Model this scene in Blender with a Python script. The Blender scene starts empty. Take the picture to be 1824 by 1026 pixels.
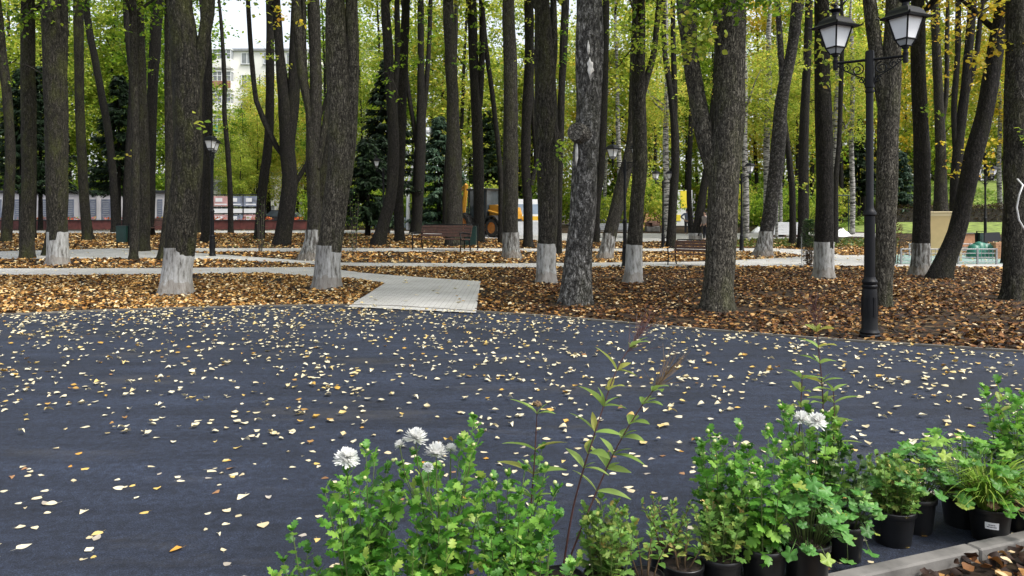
import bpy, math, random
import numpy as np
from mathutils import Vector, Matrix, noise
random.seed(11)
rng = np.random.default_rng(11)
SC = bpy.context.scene
COL = SC.collection
R = math.radians
# ---------------------------------------------------------------- camera model
FP, CX, HY, EYE = 1317.0, 912.0, 390.0, 1.6
cam_d = bpy.data.cameras.new('camera'); cam = bpy.data.objects.new('camera', cam_d); COL.objects.link(cam)
cam.location = (0, 0, EYE); cam.rotation_euler = (R(90), 0, 0)
cam_d.sensor_width = 36; cam_d.lens = 36*FP/1824; cam_d.shift_y = -(513-HY)/1824
cam_d.clip_start = .05; cam_d.clip_end = 2000
SC.camera = cam

def sst(a, b, x):
    t = np.clip((x-a)/(b-a), 0, 1); return t*t*(3-2*t)
def ramp0(v, w=3.0):                      # smooth max(v,0)
    return np.where(v < -w, 0, np.where(v > w, v, (v+w)**2/(4*w)))
def G(x, y):                              # the lie of the land
    x = np.asarray(x, float); y = np.asarray(y, float)
    px = CX+FP*x/np.maximum(y, 6.0)
    s = 1-sst(820, 1080, px); r = sst(1480, 1600, px)
    left = .028*(ramp0(y-18)-ramp0(y-48))
    mid = .045*(ramp0(y-38)-ramp0(y-58))
    right = .105*(ramp0(y-42)-ramp0(y-55))+.2*(ramp0(y-59, 1)-ramp0(y-82))
    return s*left+(1-s)*((1-r)*mid+r*right)
def P(px, py):                            # ground point seen at a place in the photograph
    lo, Y = 2.0, 2.0
    while Y < 130:
        Y2 = Y+.5
        if EYE-(py-HY)/FP*Y2 < float(G((px-CX)/FP*Y2, Y2)): break
        Y = Y2
    a, b = Y, Y2
    for _ in range(30):
        m = (a+b)/2
        if EYE-(py-HY)/FP*m < float(G((px-CX)/FP*m, m)): b = m
        else: a = m
    Y = (a+b)/2; X = (px-CX)/FP*Y
    return Vector((X, Y, float(G(X, Y))))
def at(px, py, Y): return Vector(((px-CX)/FP*Y, Y, EYE-(py-HY)/FP*Y))
def gz(px, Y):
    X = (px-CX)/FP*Y; return Vector((X, Y, float(G(X, Y))))

# ---------------------------------------------------------------- mesh helpers
def np_mesh(name, V, groups, mats, smooth=False, midx=None):
    V = np.asarray(V, np.float32).reshape(-1, 3)
    groups = [np.asarray(g, np.int32) for g in groups if len(g)]
    me = bpy.data.meshes.new(name)
    me.vertices.add(len(V)); me.vertices.foreach_set('co', V.ravel())
    loops = np.concatenate([g.ravel() for g in groups]); tot = np.concatenate([np.full(len(g), g.shape[1], np.int32) for g in groups])
    st = np.concatenate([[0], np.cumsum(tot)[:-1]]).astype(np.int32)
    me.loops.add(len(loops)); me.loops.foreach_set('vertex_index', loops)
    me.polygons.add(len(tot)); me.polygons.foreach_set('loop_start', st); me.polygons.foreach_set('loop_total', tot)
    if smooth: me.polygons.foreach_set('use_smooth', np.ones(len(tot), bool))
    if midx is not None: me.polygons.foreach_set('material_index', np.asarray(midx, np.int32))
    for m in (mats if isinstance(mats, (list, tuple)) else [mats]): me.materials.append(m)
    me.update(calc_edges=True); me.validate()
    return me
def link(name, me, parent=None, loc=None, rot=None, scale=None):
    o = bpy.data.objects.new(name, me); COL.objects.link(o)
    if parent is not None: o.parent = parent
    if loc is not None: o.location = loc
    if rot is not None: o.rotation_euler = rot
    if scale is not None: o.scale = scale if not isinstance(scale, (int, float)) else (scale,)*3
    return o
def tag(o, label=None, cat=None, group=None, kind=None):
    if label: o['label'] = label
    if cat: o['category'] = cat
    if group: o['group'] = group
    if kind: o['kind'] = kind
    return o
def thing(name, label, cat, loc=(0, 0, 0), rz=0, group=None):
    o = bpy.data.objects.new(name, None); COL.objects.link(o); o.location = loc; o.rotation_euler = (0, 0, rz)
    o.empty_display_size = .2
    return tag(o, label, cat, group)
def copy_tree(o, parent=None, loc=None, rz=None, scale=None, label=None, group=None):
    c = o.copy(); COL.objects.link(c); c.parent = parent
    if loc is not None: c.location = loc
    if rz is not None: c.rotation_euler = (0, 0, rz)
    if scale is not None: c.scale = (scale,)*3
    if label: c['label'] = label
    if group: c['group'] = group
    for ch in list(o.children): copy_tree(ch, c)
    return c
class MB:
    def __init__(s): s.v = []; s.f = []
    def add(s, vs, fs):
        n = len(s.v); s.v += [tuple(v) for v in vs]; s.f += [tuple(i+n for i in f) for f in fs]; return s
    def box(s, c, d, rot=None, bev=0):
        x, y, z = d[0]/2, d[1]/2, d[2]/2
        if bev:                                # chamfered box
            b = min(bev, x*.9, y*.9, z*.9); vs = []
            for sx in (-1, 1):
                for sy in (-1, 1):
                    for sz in (-1, 1):
                        vs += [(sx*x, sy*(y-b), sz*(z-b)), (sx*(x-b), sy*y, sz*(z-b)), (sx*(x-b), sy*(y-b), sz*z)]
            def i(sx, sy, sz, k): return ((sx > 0)*4+(sy > 0)*2+(sz > 0))*3+k
            fs = []
            for q in (-1, 1):
                fs += [[i(q, -1, -1, 0), i(q, 1, -1, 0), i(q, 1, 1, 0), i(q, -1, 1, 0)], [i(-1, q, -1, 1), i(1, q, -1, 1), i(1, q, 1, 1), i(-1, q, 1, 1)], [i(-1, -1, q, 2), i(1, -1, q, 2), i(1, 1, q, 2), i(-1, 1, q, 2)]]
            for a in (-1, 1):
                for c2 in (-1, 1):
                    fs += [[i(a, c2, -1, 0), i(a, c2, 1, 0), i(a, c2, 1, 1), i(a, c2, -1, 1)], [i(a, -1, c2, 0), i(a, 1, c2, 0), i(a, 1, c2, 2), i(a, -1, c2, 2)], [i(-1, a, c2, 1), i(1, a, c2, 1), i(1, a, c2, 2), i(-1, a, c2, 2)]]
                    for e in (-1, 1): fs.append([i(a, c2, e, 0), i(a, c2, e, 1), i(a, c2, e, 2)])
        else:
            vs = [(a*x, b*y, c2*z) for a in (-1, 1) for b in (-1, 1) for c2 in (-1, 1)]
            fs = [(0, 1, 3, 2), (4, 6, 7, 5), (0, 4, 5, 1), (2, 3, 7, 6), (0, 2, 6, 4), (1, 5, 7, 3)]
        M = rot if rot is not None else Matrix.Identity(3)
        return s.add([M @ Vector(v)+Vector(c) for v in vs], fs)
    def tube(s, pts, rad, n=8, cap=True):
        pts = [Vector(p) for p in pts]
        if isinstance(rad, (int, float)): rad = [rad]*len(pts)
        up = None; vs = []; fs = []
        for k, p in enumerate(pts):
            t = (pts[min(k+1, len(pts)-1)]-pts[max(k-1, 0)]).normalized()
            if up is None:
                up = t.orthogonal().normalized()
            up = (up-t*up.dot(t)).normalized(); w = t.cross(up)
            for j in range(n):
                a = 2*math.pi*j/n; vs.append(p+(up*math.cos(a)+w*math.sin(a))*rad[k])
        for k in range(len(pts)-1):
            for j in range(n):
                fs.append((k*n+j, k*n+(j+1) % n, (k+1)*n+(j+1) % n, (k+1)*n+j))
        if cap: fs += [tuple(range(n-1, -1, -1)), tuple(range((len(pts)-1)*n, len(pts)*n))]
        return s.add(vs, fs)
    def lathe(s, prof, n=16, c=(0, 0, 0), rot0=0.0, cap=True, flat=1.0):
        vs = []; fs = []
        for r, z in prof:
            for j in range(n):
                a = rot0+2*math.pi*j/n; vs.append((c[0]+r*math.cos(a)*flat, c[1]+r*math.sin(a), c[2]+z))
        for k in range(len(prof)-1):
            for j in range(n): fs.append((k*n+j, k*n+(j+1) % n, (k+1)*n+(j+1) % n, (k+1)*n+j))
        if cap: fs += [tuple(range(n-1, -1, -1)), tuple(range((len(prof)-1)*n, len(prof)*n))]
        return s.add(vs, fs)
    def prism(s, poly, h0, h1, axis='y'):      # poly in (a,z) swept along an axis
        n = len(poly)
        mk = (lambda p, h: (p[0], h, p[1])) if axis == 'y' else ((lambda p, h: (h, p[0], p[1])) if axis == 'x' else (lambda p, h: (p[0], p[1], h)))
        vs = [mk(p, h0) for p in poly]+[mk(p, h1) for p in poly]
        fs = [tuple(range(n-1, -1, -1)), tuple(range(n, 2*n))]+[(i, (i+1) % n, n+(i+1) % n, n+i) for i in range(n)]
        return s.add(vs, fs)
    def mesh(s, name, mats, smooth=False):
        me = bpy.data.meshes.new(name); me.from_pydata(s.v, [], s.f)
        for m in (mats if isinstance(mats, (list, tuple)) else [mats]): me.materials.append(m)
        if smooth is True:
            me.polygons.foreach_set('use_smooth', [True]*len(me.polygons))
        elif smooth:
            me.polygons.foreach_set('use_smooth', [True]*len(me.polygons))
            import bmesh
            bm = bmesh.new(); bm.from_mesh(me); bm.normal_update()
            for e in bm.edges:
                if len(e.link_faces) == 2 and e.calc_face_angle(0) > smooth: e.smooth = False
            bm.to_mesh(me); bm.free()
        me.update(); return me
    def build(s, name, mats, parent=None, smooth=False, loc=None, rot=None):
        return link(name, s.mesh(name, mats, smooth), parent, loc, rot)

def scatter(tv, tgroups, pos, mat3, scale):    # copies of a small template as one set of arrays
    tv = np.asarray(tv, np.float32); n = len(pos); k = len(tv)
    sc = np.asarray(scale, np.float32)
    if sc.ndim == 1: sc = np.repeat(sc[:, None], 3, 1)
    V = np.einsum('nij,nkj->nki', mat3, tv[None]*sc[:, None, :])+np.asarray(pos)[:, None, :]
    gs = [(np.asarray(g)[None]+(np.arange(n)*k)[:, None, None]).reshape(-1, np.asarray(g).shape[1]) for g in tgroups]
    return V.reshape(-1, 3), gs
def merge(parts):
    Vs = []; gs = {}; off = 0
    for V, g in parts:
        Vs.append(V)
        for a in g: gs.setdefault(a.shape[1], []).append(a+off)
        off += len(V)
    return np.concatenate(Vs), [np.concatenate(v) for v in gs.values()]
def frames(d, up_hint=None, roll=None):        # rotation matrices whose local +Y runs along d
    d = np.asarray(d, float); d = d/np.linalg.norm(d, axis=1, keepdims=True)
    h = np.tile([0, 0, 1.], (len(d), 1)) if up_hint is None else np.asarray(up_hint, float)
    x = np.cross(d, h); l = np.linalg.norm(x, axis=1, keepdims=True)
    x = np.where(l < 1e-3, [1, 0, 0], x/np.maximum(l, 1e-6)); z = np.cross(x, d)
    if roll is not None:
        c, s_ = np.cos(roll)[:, None], np.sin(roll)[:, None]; x, z = x*c+z*s_, z*c-x*s_
    return np.stack([x, d, z], 2)
def rdir(n, zlo=-1, zhi=1):
    z = rng.uniform(zlo, zhi, n); a = rng.uniform(0, 2*np.pi, n); q = np.sqrt(np.maximum(0, 1-z*z))
    return np.stack([q*np.cos(a), q*np.sin(a), z], 1)
def inpoly(x, y, poly):
    x = np.asarray(x); y = np.asarray(y); c = np.zeros(x.shape, bool); n = len(poly)
    for i in range(n):
        x1, y1 = poly[i][:2]; x2, y2 = poly[(i+1) % n][:2]
        k = ((y1 > y) != (y2 > y)) & (x < (x2-x1)*(y-y1)/((y2-y1) or 1e-9)+x1); c ^= k
    return c

# ---------------------------------------------------------------- materials
def nodes(name):
    m = bpy.data.materials.new(name); m.use_nodes = True; nt = m.node_tree
    b = nt.nodes['Principled BSDF']; return m, nt, b, nt.nodes['Material Output']
def nd(nt, t, **kw):
    n = nt.nodes.new(t)
    for k, v in kw.items():
        if k in n.inputs: n.inputs[k].default_value = v
        else: setattr(n, k, v)
    return n
def rampn(nt, fac, stops, interp='LINEAR'):
    r = nt.nodes.new('ShaderNodeValToRGB'); r.color_ramp.interpolation = interp
    e = r.color_ramp.elements
    while len(e) < len(stops): e.new(.5)
    for i, (p, c) in enumerate(stops): e[i].position = p; e[i].color = (*c, 1)
    nt.links.new(fac, r.inputs[0]); return r.outputs[0]
def mixc(nt, fac, a, b, mode='MIX'):
    m = nt.nodes.new('ShaderNodeMix'); m.data_type = 'RGBA'; m.blend_type = mode
    for s, v in ((m.inputs[0], fac), (m.inputs[6], a), (m.inputs[7], b)):
        if isinstance(v, bpy.types.NodeSocket): nt.links.new(v, s)
        elif isinstance(v, (int, float)): s.default_value = v
        else: s.default_value = (*v, 1)
    return m.outputs[2]
def coords(nt, scale=(1, 1, 1), kind='Object'):
    t = nt.nodes.new('ShaderNodeTexCoord'); m = nd(nt, 'ShaderNodeMapping'); m.inputs['Scale'].default_value = scale
    nt.links.new(t.outputs[kind], m.inputs[0]); return m.outputs[0]
def noisen(nt, co, scale, detail=4, rough=.55):
    n = nd(nt, 'ShaderNodeTexNoise', Scale=scale, Detail=detail, Roughness=rough); nt.links.new(co, n.inputs['Vector']); return n.outputs['Fac']
def bumpn(nt, h, b, strength=.5, dist=.01):
    n = nd(nt, 'ShaderNodeBump', Strength=strength, Distance=dist); nt.links.new(h, n.inputs['Height']); nt.links.new(n.outputs[0], b.inputs['Normal'])
def plain(name, col, rough=.6, metal=0, var=.12, scale=6, bump=.15, spec=.5):
    m, nt, b, o = nodes(name); co = coords(nt); n = noisen(nt, co, scale, 6)
    c = rampn(nt, n, [(.3, tuple(max(0, x*(1-var*1.6)) for x in col)), (.7, tuple(min(1, x*(1+var)) for x in col))])
    nt.links.new(c, b.inputs['Base Color']); b.inputs['Roughness'].default_value = rough; b.inputs['Metallic'].default_value = metal
    b.inputs['Specular IOR Level'].default_value = spec
    if bump: bumpn(nt, noisen(nt, co, scale*12, 3), b, bump, .003)
    return m
def leafmat(name, stops, trans=.35, rough=.55, obj_shift=0, spec=.3, zone=None):
    m, nt, b, o = nodes(name)
    g = nt.nodes.new('ShaderNodeNewGeometry'); fac = g.outputs['Random Per Island']
    if obj_shift:
        oi = nt.nodes.new('ShaderNodeObjectInfo')
        ma = nd(nt, 'ShaderNodeMath', operation='MULTIPLY_ADD'); nt.links.new(oi.outputs['Random'], ma.inputs[0]); ma.inputs[1].default_value = obj_shift; ma.inputs[2].default_value = -obj_shift/2
        ad = nd(nt, 'ShaderNodeMath', operation='ADD', use_clamp=True); nt.links.new(fac, ad.inputs[0]); nt.links.new(ma.outputs[0], ad.inputs[1]); fac = ad.outputs[0]
    c = rampn(nt, fac, stops)
    co = coords(nt, kind='Object'); c2 = mixc(nt, .5, c, rampn(nt, noisen(nt, co, 9 if zone is None else zone, 2), [(.3, (.55, .55, .55)), (.7, (1.25, 1.25, 1.25))]), 'MULTIPLY')
    nt.links.new(c2, b.inputs['Base Color']); b.inputs['Roughness'].default_value = rough; b.inputs['Specular IOR Level'].default_value = spec
    if trans:
        t = nt.nodes.new('ShaderNodeBsdfTranslucent'); nt.links.new(c2, t.inputs['Color'])
        mx = nd(nt, 'ShaderNodeMixShader'); mx.inputs[0].default_value = trans
        nt.links.new(b.outputs[0], mx.inputs[1]); nt.links.new(t.outputs[0], mx.inputs[2]); nt.links.new(mx.outputs[0], o.inputs['Surface'])
    return m
def barkmat(name, dark, mid, light, moss=.35, vs=.24, sc=27, bump=1.0, fz=.9):
    m, nt, b, o = nodes(name); co = coords(nt, (1, 1, vs))
    n1 = noisen(nt, co, sc, 7, .65)
    v = nd(nt, 'ShaderNodeTexVoronoi', Scale=sc*1.1, feature='DISTANCE_TO_EDGE')
    w = nd(nt, 'ShaderNodeVectorMath', operation='ADD'); nz = nd(nt, 'ShaderNodeTexNoise', Scale=sc*.5, Detail=3.0); nt.links.new(co, nz.inputs['Vector'])
    sc_ = nd(nt, 'ShaderNodeVectorMath', operation='SCALE'); sc_.inputs['Scale'].default_value = .16; nt.links.new(nz.outputs['Color'], sc_.inputs[0])
    nt.links.new(co, w.inputs[0]); nt.links.new(sc_.outputs[0], w.inputs[1]); nt.links.new(w.outputs[0], v.inputs['Vector'])
    c = rampn(nt, n1, [(.28, dark), (.5, mid), (.72, light)])
    fis = rampn(nt, v.outputs['Distance'], [(0, (.2, .19, .18)), (.16, (1, 1, 1))])
    c = mixc(nt, fz, c, fis, 'MULTIPLY')
    co2 = coords(nt, (1, 1, .4)); mo = rampn(nt, noisen(nt, co2, 2.3, 5, .65), [(.48, (0, 0, 0)), (.66, (1, 1, 1))])
    mf = nd(nt, 'ShaderNodeMath', operation='MULTIPLY'); nt.links.new(mo, mf.inputs[0]); mf.inputs[1].default_value = moss
    c = mixc(nt, mf.outputs[0], c, (.075, .082, .022))
    c = mixc(nt, .8, c, rampn(nt, noisen(nt, coords(nt, (1, 1, .55)), 55, 4, .75), [(.38, (.35, .35, .35)), (.62, (1.6, 1.6, 1.58))]), 'MULTIPLY')
    li = rampn(nt, noisen(nt, coords(nt), 22, 4, .6), [(.62, (0, 0, 0)), (.7, (1, 1, 1))])
    lf = nd(nt, 'ShaderNodeMath', operation='MULTIPLY'); nt.links.new(li, lf.inputs[0]); lf.inputs[1].default_value = .25
    c = mixc(nt, lf.outputs[0], c, tuple(min(.5, x*2.2) for x in light))
    nt.links.new(c, b.inputs['Base Color']); b.inputs['Roughness'].default_value = .9; b.inputs['Specular IOR Level'].default_value = .2
    h = nd(nt, 'ShaderNodeMath', operation='ADD'); nt.links.new(n1, h.inputs[0]); nt.links.new(fis, h.inputs[1]); bumpn(nt, h.outputs[0], b, bump, .03)
    return m
def birchmat(name, white, dark, thr=.5):
    m, nt, b, o = nodes(name); co = coords(nt, (1, 1, 5))
    c = rampn(nt, noisen(nt, co, 3.2, 5, .6), [(thr-.06, dark), (thr+.04, white)])
    c = mixc(nt, .5, c, rampn(nt, noisen(nt, coords(nt), 1.2, 4), [(.3, (.4, .4, .4)), (.7, (1.1, 1.1, 1.1))]), 'MULTIPLY')
    nt.links.new(c, b.inputs['Base Color']); b.inputs['Roughness'].default_value = .8; bumpn(nt, noisen(nt, co, 6, 5), b, .5, .01); return m
def paintmat(name, worn=.42):
    m, nt, b, o = nodes(name); co = coords(nt, (1, 1, .22))
    n = noisen(nt, co, 13, 7, .7)
    c = rampn(nt, n, [(worn-.07, (.05, .045, .038)), (worn+.05, (.25, .25, .24)), (.72, (.46, .47, .475))])
    zc = nt.nodes.new('ShaderNodeTexCoord'); sx = nt.nodes.new('ShaderNodeSeparateXYZ'); nt.links.new(zc.outputs['Object'], sx.inputs[0])
    nz = noisen(nt, coords(nt), 5, 5); ad = nd(nt, 'ShaderNodeMath', operation='MULTIPLY_ADD'); nt.links.new(nz, ad.inputs[0]); ad.inputs[1].default_value = -.5; nt.links.new(sx.outputs[2], ad.inputs[2])
    foot = rampn(nt, ad.outputs[0], [(0, (.5, .5, .5)), (.03, (0, 0, 0))])        # splashed soil at the very foot
    c = mixc(nt, foot, c, (.16, .13, .1)); 
    nt.links.new(c, b.inputs['Base Color']); b.inputs['Roughness'].default_value = .9; bumpn(nt, n, b, .9, .02); return m

M = {}
M['linden'] = barkmat('linden bark', (.013, .0122, .0105), (.044, .0405, .034), (.125, .116, .098))
M['lindenL'] = barkmat('pale linden bark', (.028, .0258, .021), (.085, .078, .063), (.205, .19, .157), moss=.4)
M['lindenD'] = barkmat('dark bark', (.009, .0085, .008), (.024, .022, .02), (.062, .056, .05), moss=.12)  # bark in darker tones, with less moss
M['mossbark'] = barkmat('mossy bark', (.0125, .0118, .0095), (.04, .037, .029), (.1, .092, .072), moss=.55)
M['birchN'] = barkmat('old birch bark', (.014, .0135, .013), (.075, .072, .067), (.42, .41, .39), moss=.12, vs=.45, sc=15, fz=.35)
M['birch'] = birchmat('birch bark', (.4, .39, .36), (.03, .028, .025), .5)
M['birchD'] = barkmat('dark birch bark', (.01, .0095, .009), (.028, .026, .024), (.17, .16, .155), moss=.1, vs=.9, sc=12, fz=.3)
M['paint'] = paintmat('whitewash'); M['paintW'] = paintmat('worn whitewash', .5)
M['scar'] = plain('bare wood', (.62, .6, .56), .8, var=.25, scale=14)
M['burl'] = barkmat('sawn branch stub', (.05, .045, .04), (.13, .12, .105), (.24, .22, .19), moss=.05, vs=1, sc=14)

def groundmat():
    m, nt, b, o = nodes('leafy soil'); co = coords(nt)
    v = nd(nt, 'ShaderNodeTexVoronoi', Scale=9.0, Randomness=1.0); nt.links.new(co, v.inputs['Vector'])
    sx = nt.nodes.new('ShaderNodeSeparateColor'); nt.links.new(v.outputs['Color'], sx.inputs[0])
    c = rampn(nt, sx.outputs[0], [(0, (.02, .014, .01)), (.35, (.025, .014, .008)), (.6, (.07, .035, .015)), (.85, (.15, .085, .03)), (1, (.25, .18, .09))])
    soil = rampn(nt, noisen(nt, co, 30, 5), [(.3, (.005, .004, .0035)), (.7, (.018, .013, .01))])
    c = mixc(nt, rampn(nt, noisen(nt, co, 1.1, 5), [(.35, (.1, .1, .1)), (.65, (.6, .6, .6))]), soil, c)
    nt.links.new(c, b.inputs['Base Color']); b.inputs['Roughness'].default_value = .95; b.inputs['Specular IOR Level'].default_value = .2
    bumpn(nt, sx.outputs[1], b, .8, .03); return m
M['ground'] = groundmat()
def asphaltmat():
    m, nt, b, o = nodes('asphalt'); co = coords(nt)
    fine = noisen(nt, co, 120, 4, .8); mid = noisen(nt, co, 22, 5, .6); big = noisen(nt, co, .55, 5, .6)
    roll = noisen(nt, coords(nt, (.25, 2.2, 1)), 1.3, 5, .6)
    c = rampn(nt, fine, [(.34, (.0032, .0048, .0095)), (.5, (.0112, .0168, .033)), (.68, (.049, .064, .108))])  # blue of the sky light is put into these grain tones
    c = mixc(nt, .75, c, rampn(nt, mid, [(.32, (.42, .43, .46)), (.68, (1.55, 1.54, 1.5))]), 'MULTIPLY')
    c = mixc(nt, .8, c, rampn(nt, big, [(.33, (.6, .61, .64)), (.67, (1.3, 1.28, 1.24))]), 'MULTIPLY')
    c = mixc(nt, .6, c, rampn(nt, roll, [(.36, (.6, .61, .64)), (.64, (1.3, 1.29, 1.27))]), 'MULTIPLY')
    c = mixc(nt, .4, c, rampn(nt, noisen(nt, coords(nt, (.6, 3.2, 1)), 2.6, 6, .65), [(.36, (.5, .52, .55)), (.64, (1.45, 1.43, 1.4))]), 'MULTIPLY')
    dust = rampn(nt, noisen(nt, coords(nt, (.5, 1.4, 1)), .8, 7, .7), [(.55, (0, 0, 0)), (.75, (.5, .5, .5))])
    c = mixc(nt, dust, c, (.075, .07, .064))
    nt.links.new(c, b.inputs['Base Color'])
    b.inputs['Specular IOR Level'].default_value = .35
    rr = rampn(nt, big, [(.3, (.72, .72, .72)), (.7, (.9, .9, .9))]); nt.links.new(rr, b.inputs['Roughness'])
    ad = nd(nt, 'ShaderNodeMath', operation='ADD'); nt.links.new(fine, ad.inputs[0]); nt.links.new(mid, ad.inputs[1]); bumpn(nt, ad.outputs[0], b, .7, .012); return m
M['asphalt'] = asphaltmat()
def pavemat():
    m, nt, b, o = nodes('paving blocks'); co = coords(nt)
    br = nd(nt, 'ShaderNodeTexBrick', Scale=1.0); nt.links.new(co, br.inputs['Vector'])
    br.inputs['Brick Width'].default_value = .2; br.inputs['Row Height'].default_value = .1; br.inputs['Mortar Size'].default_value = .006
    br.inputs['Color1'].default_value = (.41, .405, .39, 1); br.inputs['Color2'].default_value = (.47, .465, .45, 1); br.inputs['Mortar'].default_value = (.17, .16, .145, 1)
    c = mixc(nt, .7, br.outputs['Color'], rampn(nt, noisen(nt, co, .9, 6, .65), [(.3, (.7, .69, .66)), (.7, (1.12, 1.12, 1.12))]), 'MULTIPLY')
    c = mixc(nt, .4, c, rampn(nt, noisen(nt, co, 60, 3), [(.3, (.7, .7, .7)), (.7, (1.2, 1.2, 1.2))]), 'MULTIPLY')
    nt.links.new(c, b.inputs['Base Color']); b.inputs['Roughness'].default_value = .85
    bumpn(nt, br.outputs['Fac'], b, -.3, .006); return m
M['pave'] = pavemat()
M['concrete'] = plain('kerb concrete', (.15, .142, .13), .9, var=.3, scale=5, bump=.5)
M['edging'] = plain('edging concrete', (.13, .12, .105), .9, var=.25, scale=3, bump=.3)
M['grass'] = plain('lawn', (.17, .23, .04), .95, var=.45, scale=2, bump=1)
M['black'] = plain('black painted iron', (.0045, .005, .0068), .5, 0, .2, 8, .1, .22)
M['opal'] = plain('opal lamp glass', (.86, .88, .9), .25, 0, .03, 3, 0)
M['clear'] = plain('small lamp pane', (.35, .37, .38), .15, 0, .1, 3, 0)
M['wood'] = plain('brown bench slats', (.085, .036, .024), .5, 0, .3, 9, .2)
M['binG'] = plain('dark green steel', (.004, .028, .024), .45, 0, .15, 5, .05)
M['yellow'] = plain('yellow machine paint', (.55, .27, .025), .4, 0, .12, 3, .05)
M['rim'] = plain('orange wheel rim', (.5, .2, .04), .5, 0, .15, 5, .05)
M['tyre'] = plain('tyre rubber', (.025, .024, .023), .85, 0, .25, 9, .3)
M['dark'] = plain('dark interior', (.02, .022, .024), .4)
M['glass'] = plain('vehicle glass', (.05, .065, .075), .08, 0, .3, 1.5, 0, .8)
M['bluepane'] = plain('pale side window', (.28, .36, .47), .12, 0, .15, 1.5, 0, .8)
M['white'] = plain('white paint', (.78, .79, .8), .45, 0, .06, 2, .02)
M['vanyellow'] = plain('yellow stripe', (.75, .45, .03), .45)
M['grey'] = plain('grey metal', (.3, .31, .32), .5, .3, .12, 5)
M['steel'] = plain('galvanised rail', (.24, .25, .26), .5, .4, .1, 5)
M['tan'] = plain('tan panel', (.56, .42, .2), .6, 0, .06, 3, .05)
M['tanL'] = plain('pale tan trim', (.66, .54, .32), .6, 0, .05, 3, .05)
M['rust'] = plain('red brown edge', (.25, .08, .035), .6)
M['redwall'] = plain('red granite', (.13, .036, .03), .6, 0, .25, 3, .1)
M['stone'] = plain('pale memorial stone', (.5, .49, .5), .7, 0, .12, .8, .1)
M['slate'] = plain('blue grey name panel', (.13, .15, .2), .4, 0, .2, 2, .1)
M['facade'] = plain('pale render', (.8, .79, .75), .9, 0, .06, .3, .1)
M['brick'] = plain('red brown balcony front', (.34, .16, .12), .8, 0, .2, 4, .2)
M['teal'] = plain('teal balcony panel', (.12, .4, .36), .6, 0, .1, 1, .05)
M['winglass'] = plain('window glass', (.3, .32, .34), .1, 0, .4, .5, 0, .8)
M['pink'] = plain('faded pink poster', (.52, .3, .29), .7, 0, .25, 2, .05)
M['posterB'] = plain('grey blue poster', (.22, .25, .32), .6, 0, .5, 1.5, .05)
M['car'] = plain('black car paint', (.012, .013, .016), .2, 0, .1, 2, 0, .7)
M['orange'] = plain('orange plaster', (.75, .4, .22), .8, 0, .08, 1, .1)
M['signY'] = plain('bright yellow panel', (.85, .68, .05), .5, 0, .05, 1, 0)
M['pot'] = plain('black plastic pot', (.008, .0082, .009), .38, 0, .25, 12, .12)
M['soil'] = plain('potting soil', (.045, .03, .021), .95, 0, .4, 40, 1)
M['stemG'] = plain('green stem', (.09, .13, .035), .6, 0, .25, 20, .1)
M['stemR'] = plain('dark red stem', (.075, .028, .026), .55, 0, .25, 20, .1)
M['stemB'] = plain('dry brown stem', (.14, .09, .045), .8, 0, .3, 20, .1)
M['petal'] = leafmat('white petals', [(0, (.9, .9, .86)), (1, (.95, .95, .94))], .45, .6)
M['bud'] = plain('pale green bud', (.45, .5, .2), .6)
M['redflower'] = leafmat('red bedding flowers', [(0, (.5, .05, .03)), (.6, (.6, .12, .03)), (1, (.15, .25, .05))], .2)
M['label'] = plain('white sticker', (.75, .75, .76), .4)
M['ink'] = plain('grey print', (.1, .1, .11), .5)
M['tealfloor'] = plain('pale teal rubber floor', (.2, .3, .27), .8)
M['tarp'] = plain('green tarpaulin', (.01, .13, .085), .45, 0, .2, 3, .2)
M['blacksheet'] = plain('black sheet', (.015, .016, .022), .5)
M['brickblock'] = plain('stack of orange bricks', (.42, .22, .12), .85, 0, .2, 5, .2)
M['skin'] = plain('skin', (.42, .26, .19), .6)
M['shirt'] = plain('grey blue shirt', (.13, .15, .2), .8); M['trouser'] = plain('dark trousers', (.02, .022, .03), .8)
M['jacket'] = plain('beige grey jacket', (.3, .27, .25), .8); M['hair'] = plain('dark hair', (.02, .015, .012), .7)
M['cable'] = plain('white cable sleeve', (.6, .6, .6), .5)
M['rock'] = plain('brown boulder', (.11, .055, .035), .85, 0, .35, 3, .5)
M['twig'] = plain('twig bark', (.05, .042, .034), .85, 0, .25, 20, .2)
# foliage (stops run over the leaves of one crown)
M['leafG'] = leafmat('green leaves', [(0, (.08, .17, .018)), (.5, (.22, .37, .03)), (1, (.46, .56, .055))], .55, obj_shift=.4, zone=.6)
M['leafYG'] = leafmat('yellow green leaves', [(0, (.16, .27, .03)), (.45, (.4, .49, .06)), (.85, (.6, .62, .1)), (1, (.74, .58, .1))], .58, obj_shift=.4, zone=.6)
M['leafY'] = leafmat('golden leaves', [(0, (.34, .36, .035)), (.4, (.64, .54, .055)), (.8, (.78, .58, .06)), (1, (.76, .42, .06))], .55, obj_shift=.3, zone=.6)
M['needle'] = leafmat('spruce needles', [(0, (.006, .014, .007)), (.6, (.015, .034, .014)), (1, (.036, .07, .024))], .15, obj_shift=.3, zone=.8)
M['needleB'] = leafmat('blue spruce needles', [(0, (.014, .034, .02)), (.6, (.034, .07, .04)), (1, (.07, .12, .065))], .15, obj_shift=.3, zone=.8)
M['hedge'] = leafmat('red brown hedge leaves', [(0, (.03, .02, .012)), (.6, (.07, .04, .02)), (.9, (.1, .07, .02)), (1, (.06, .09, .02))], .25, zone=1)
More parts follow.
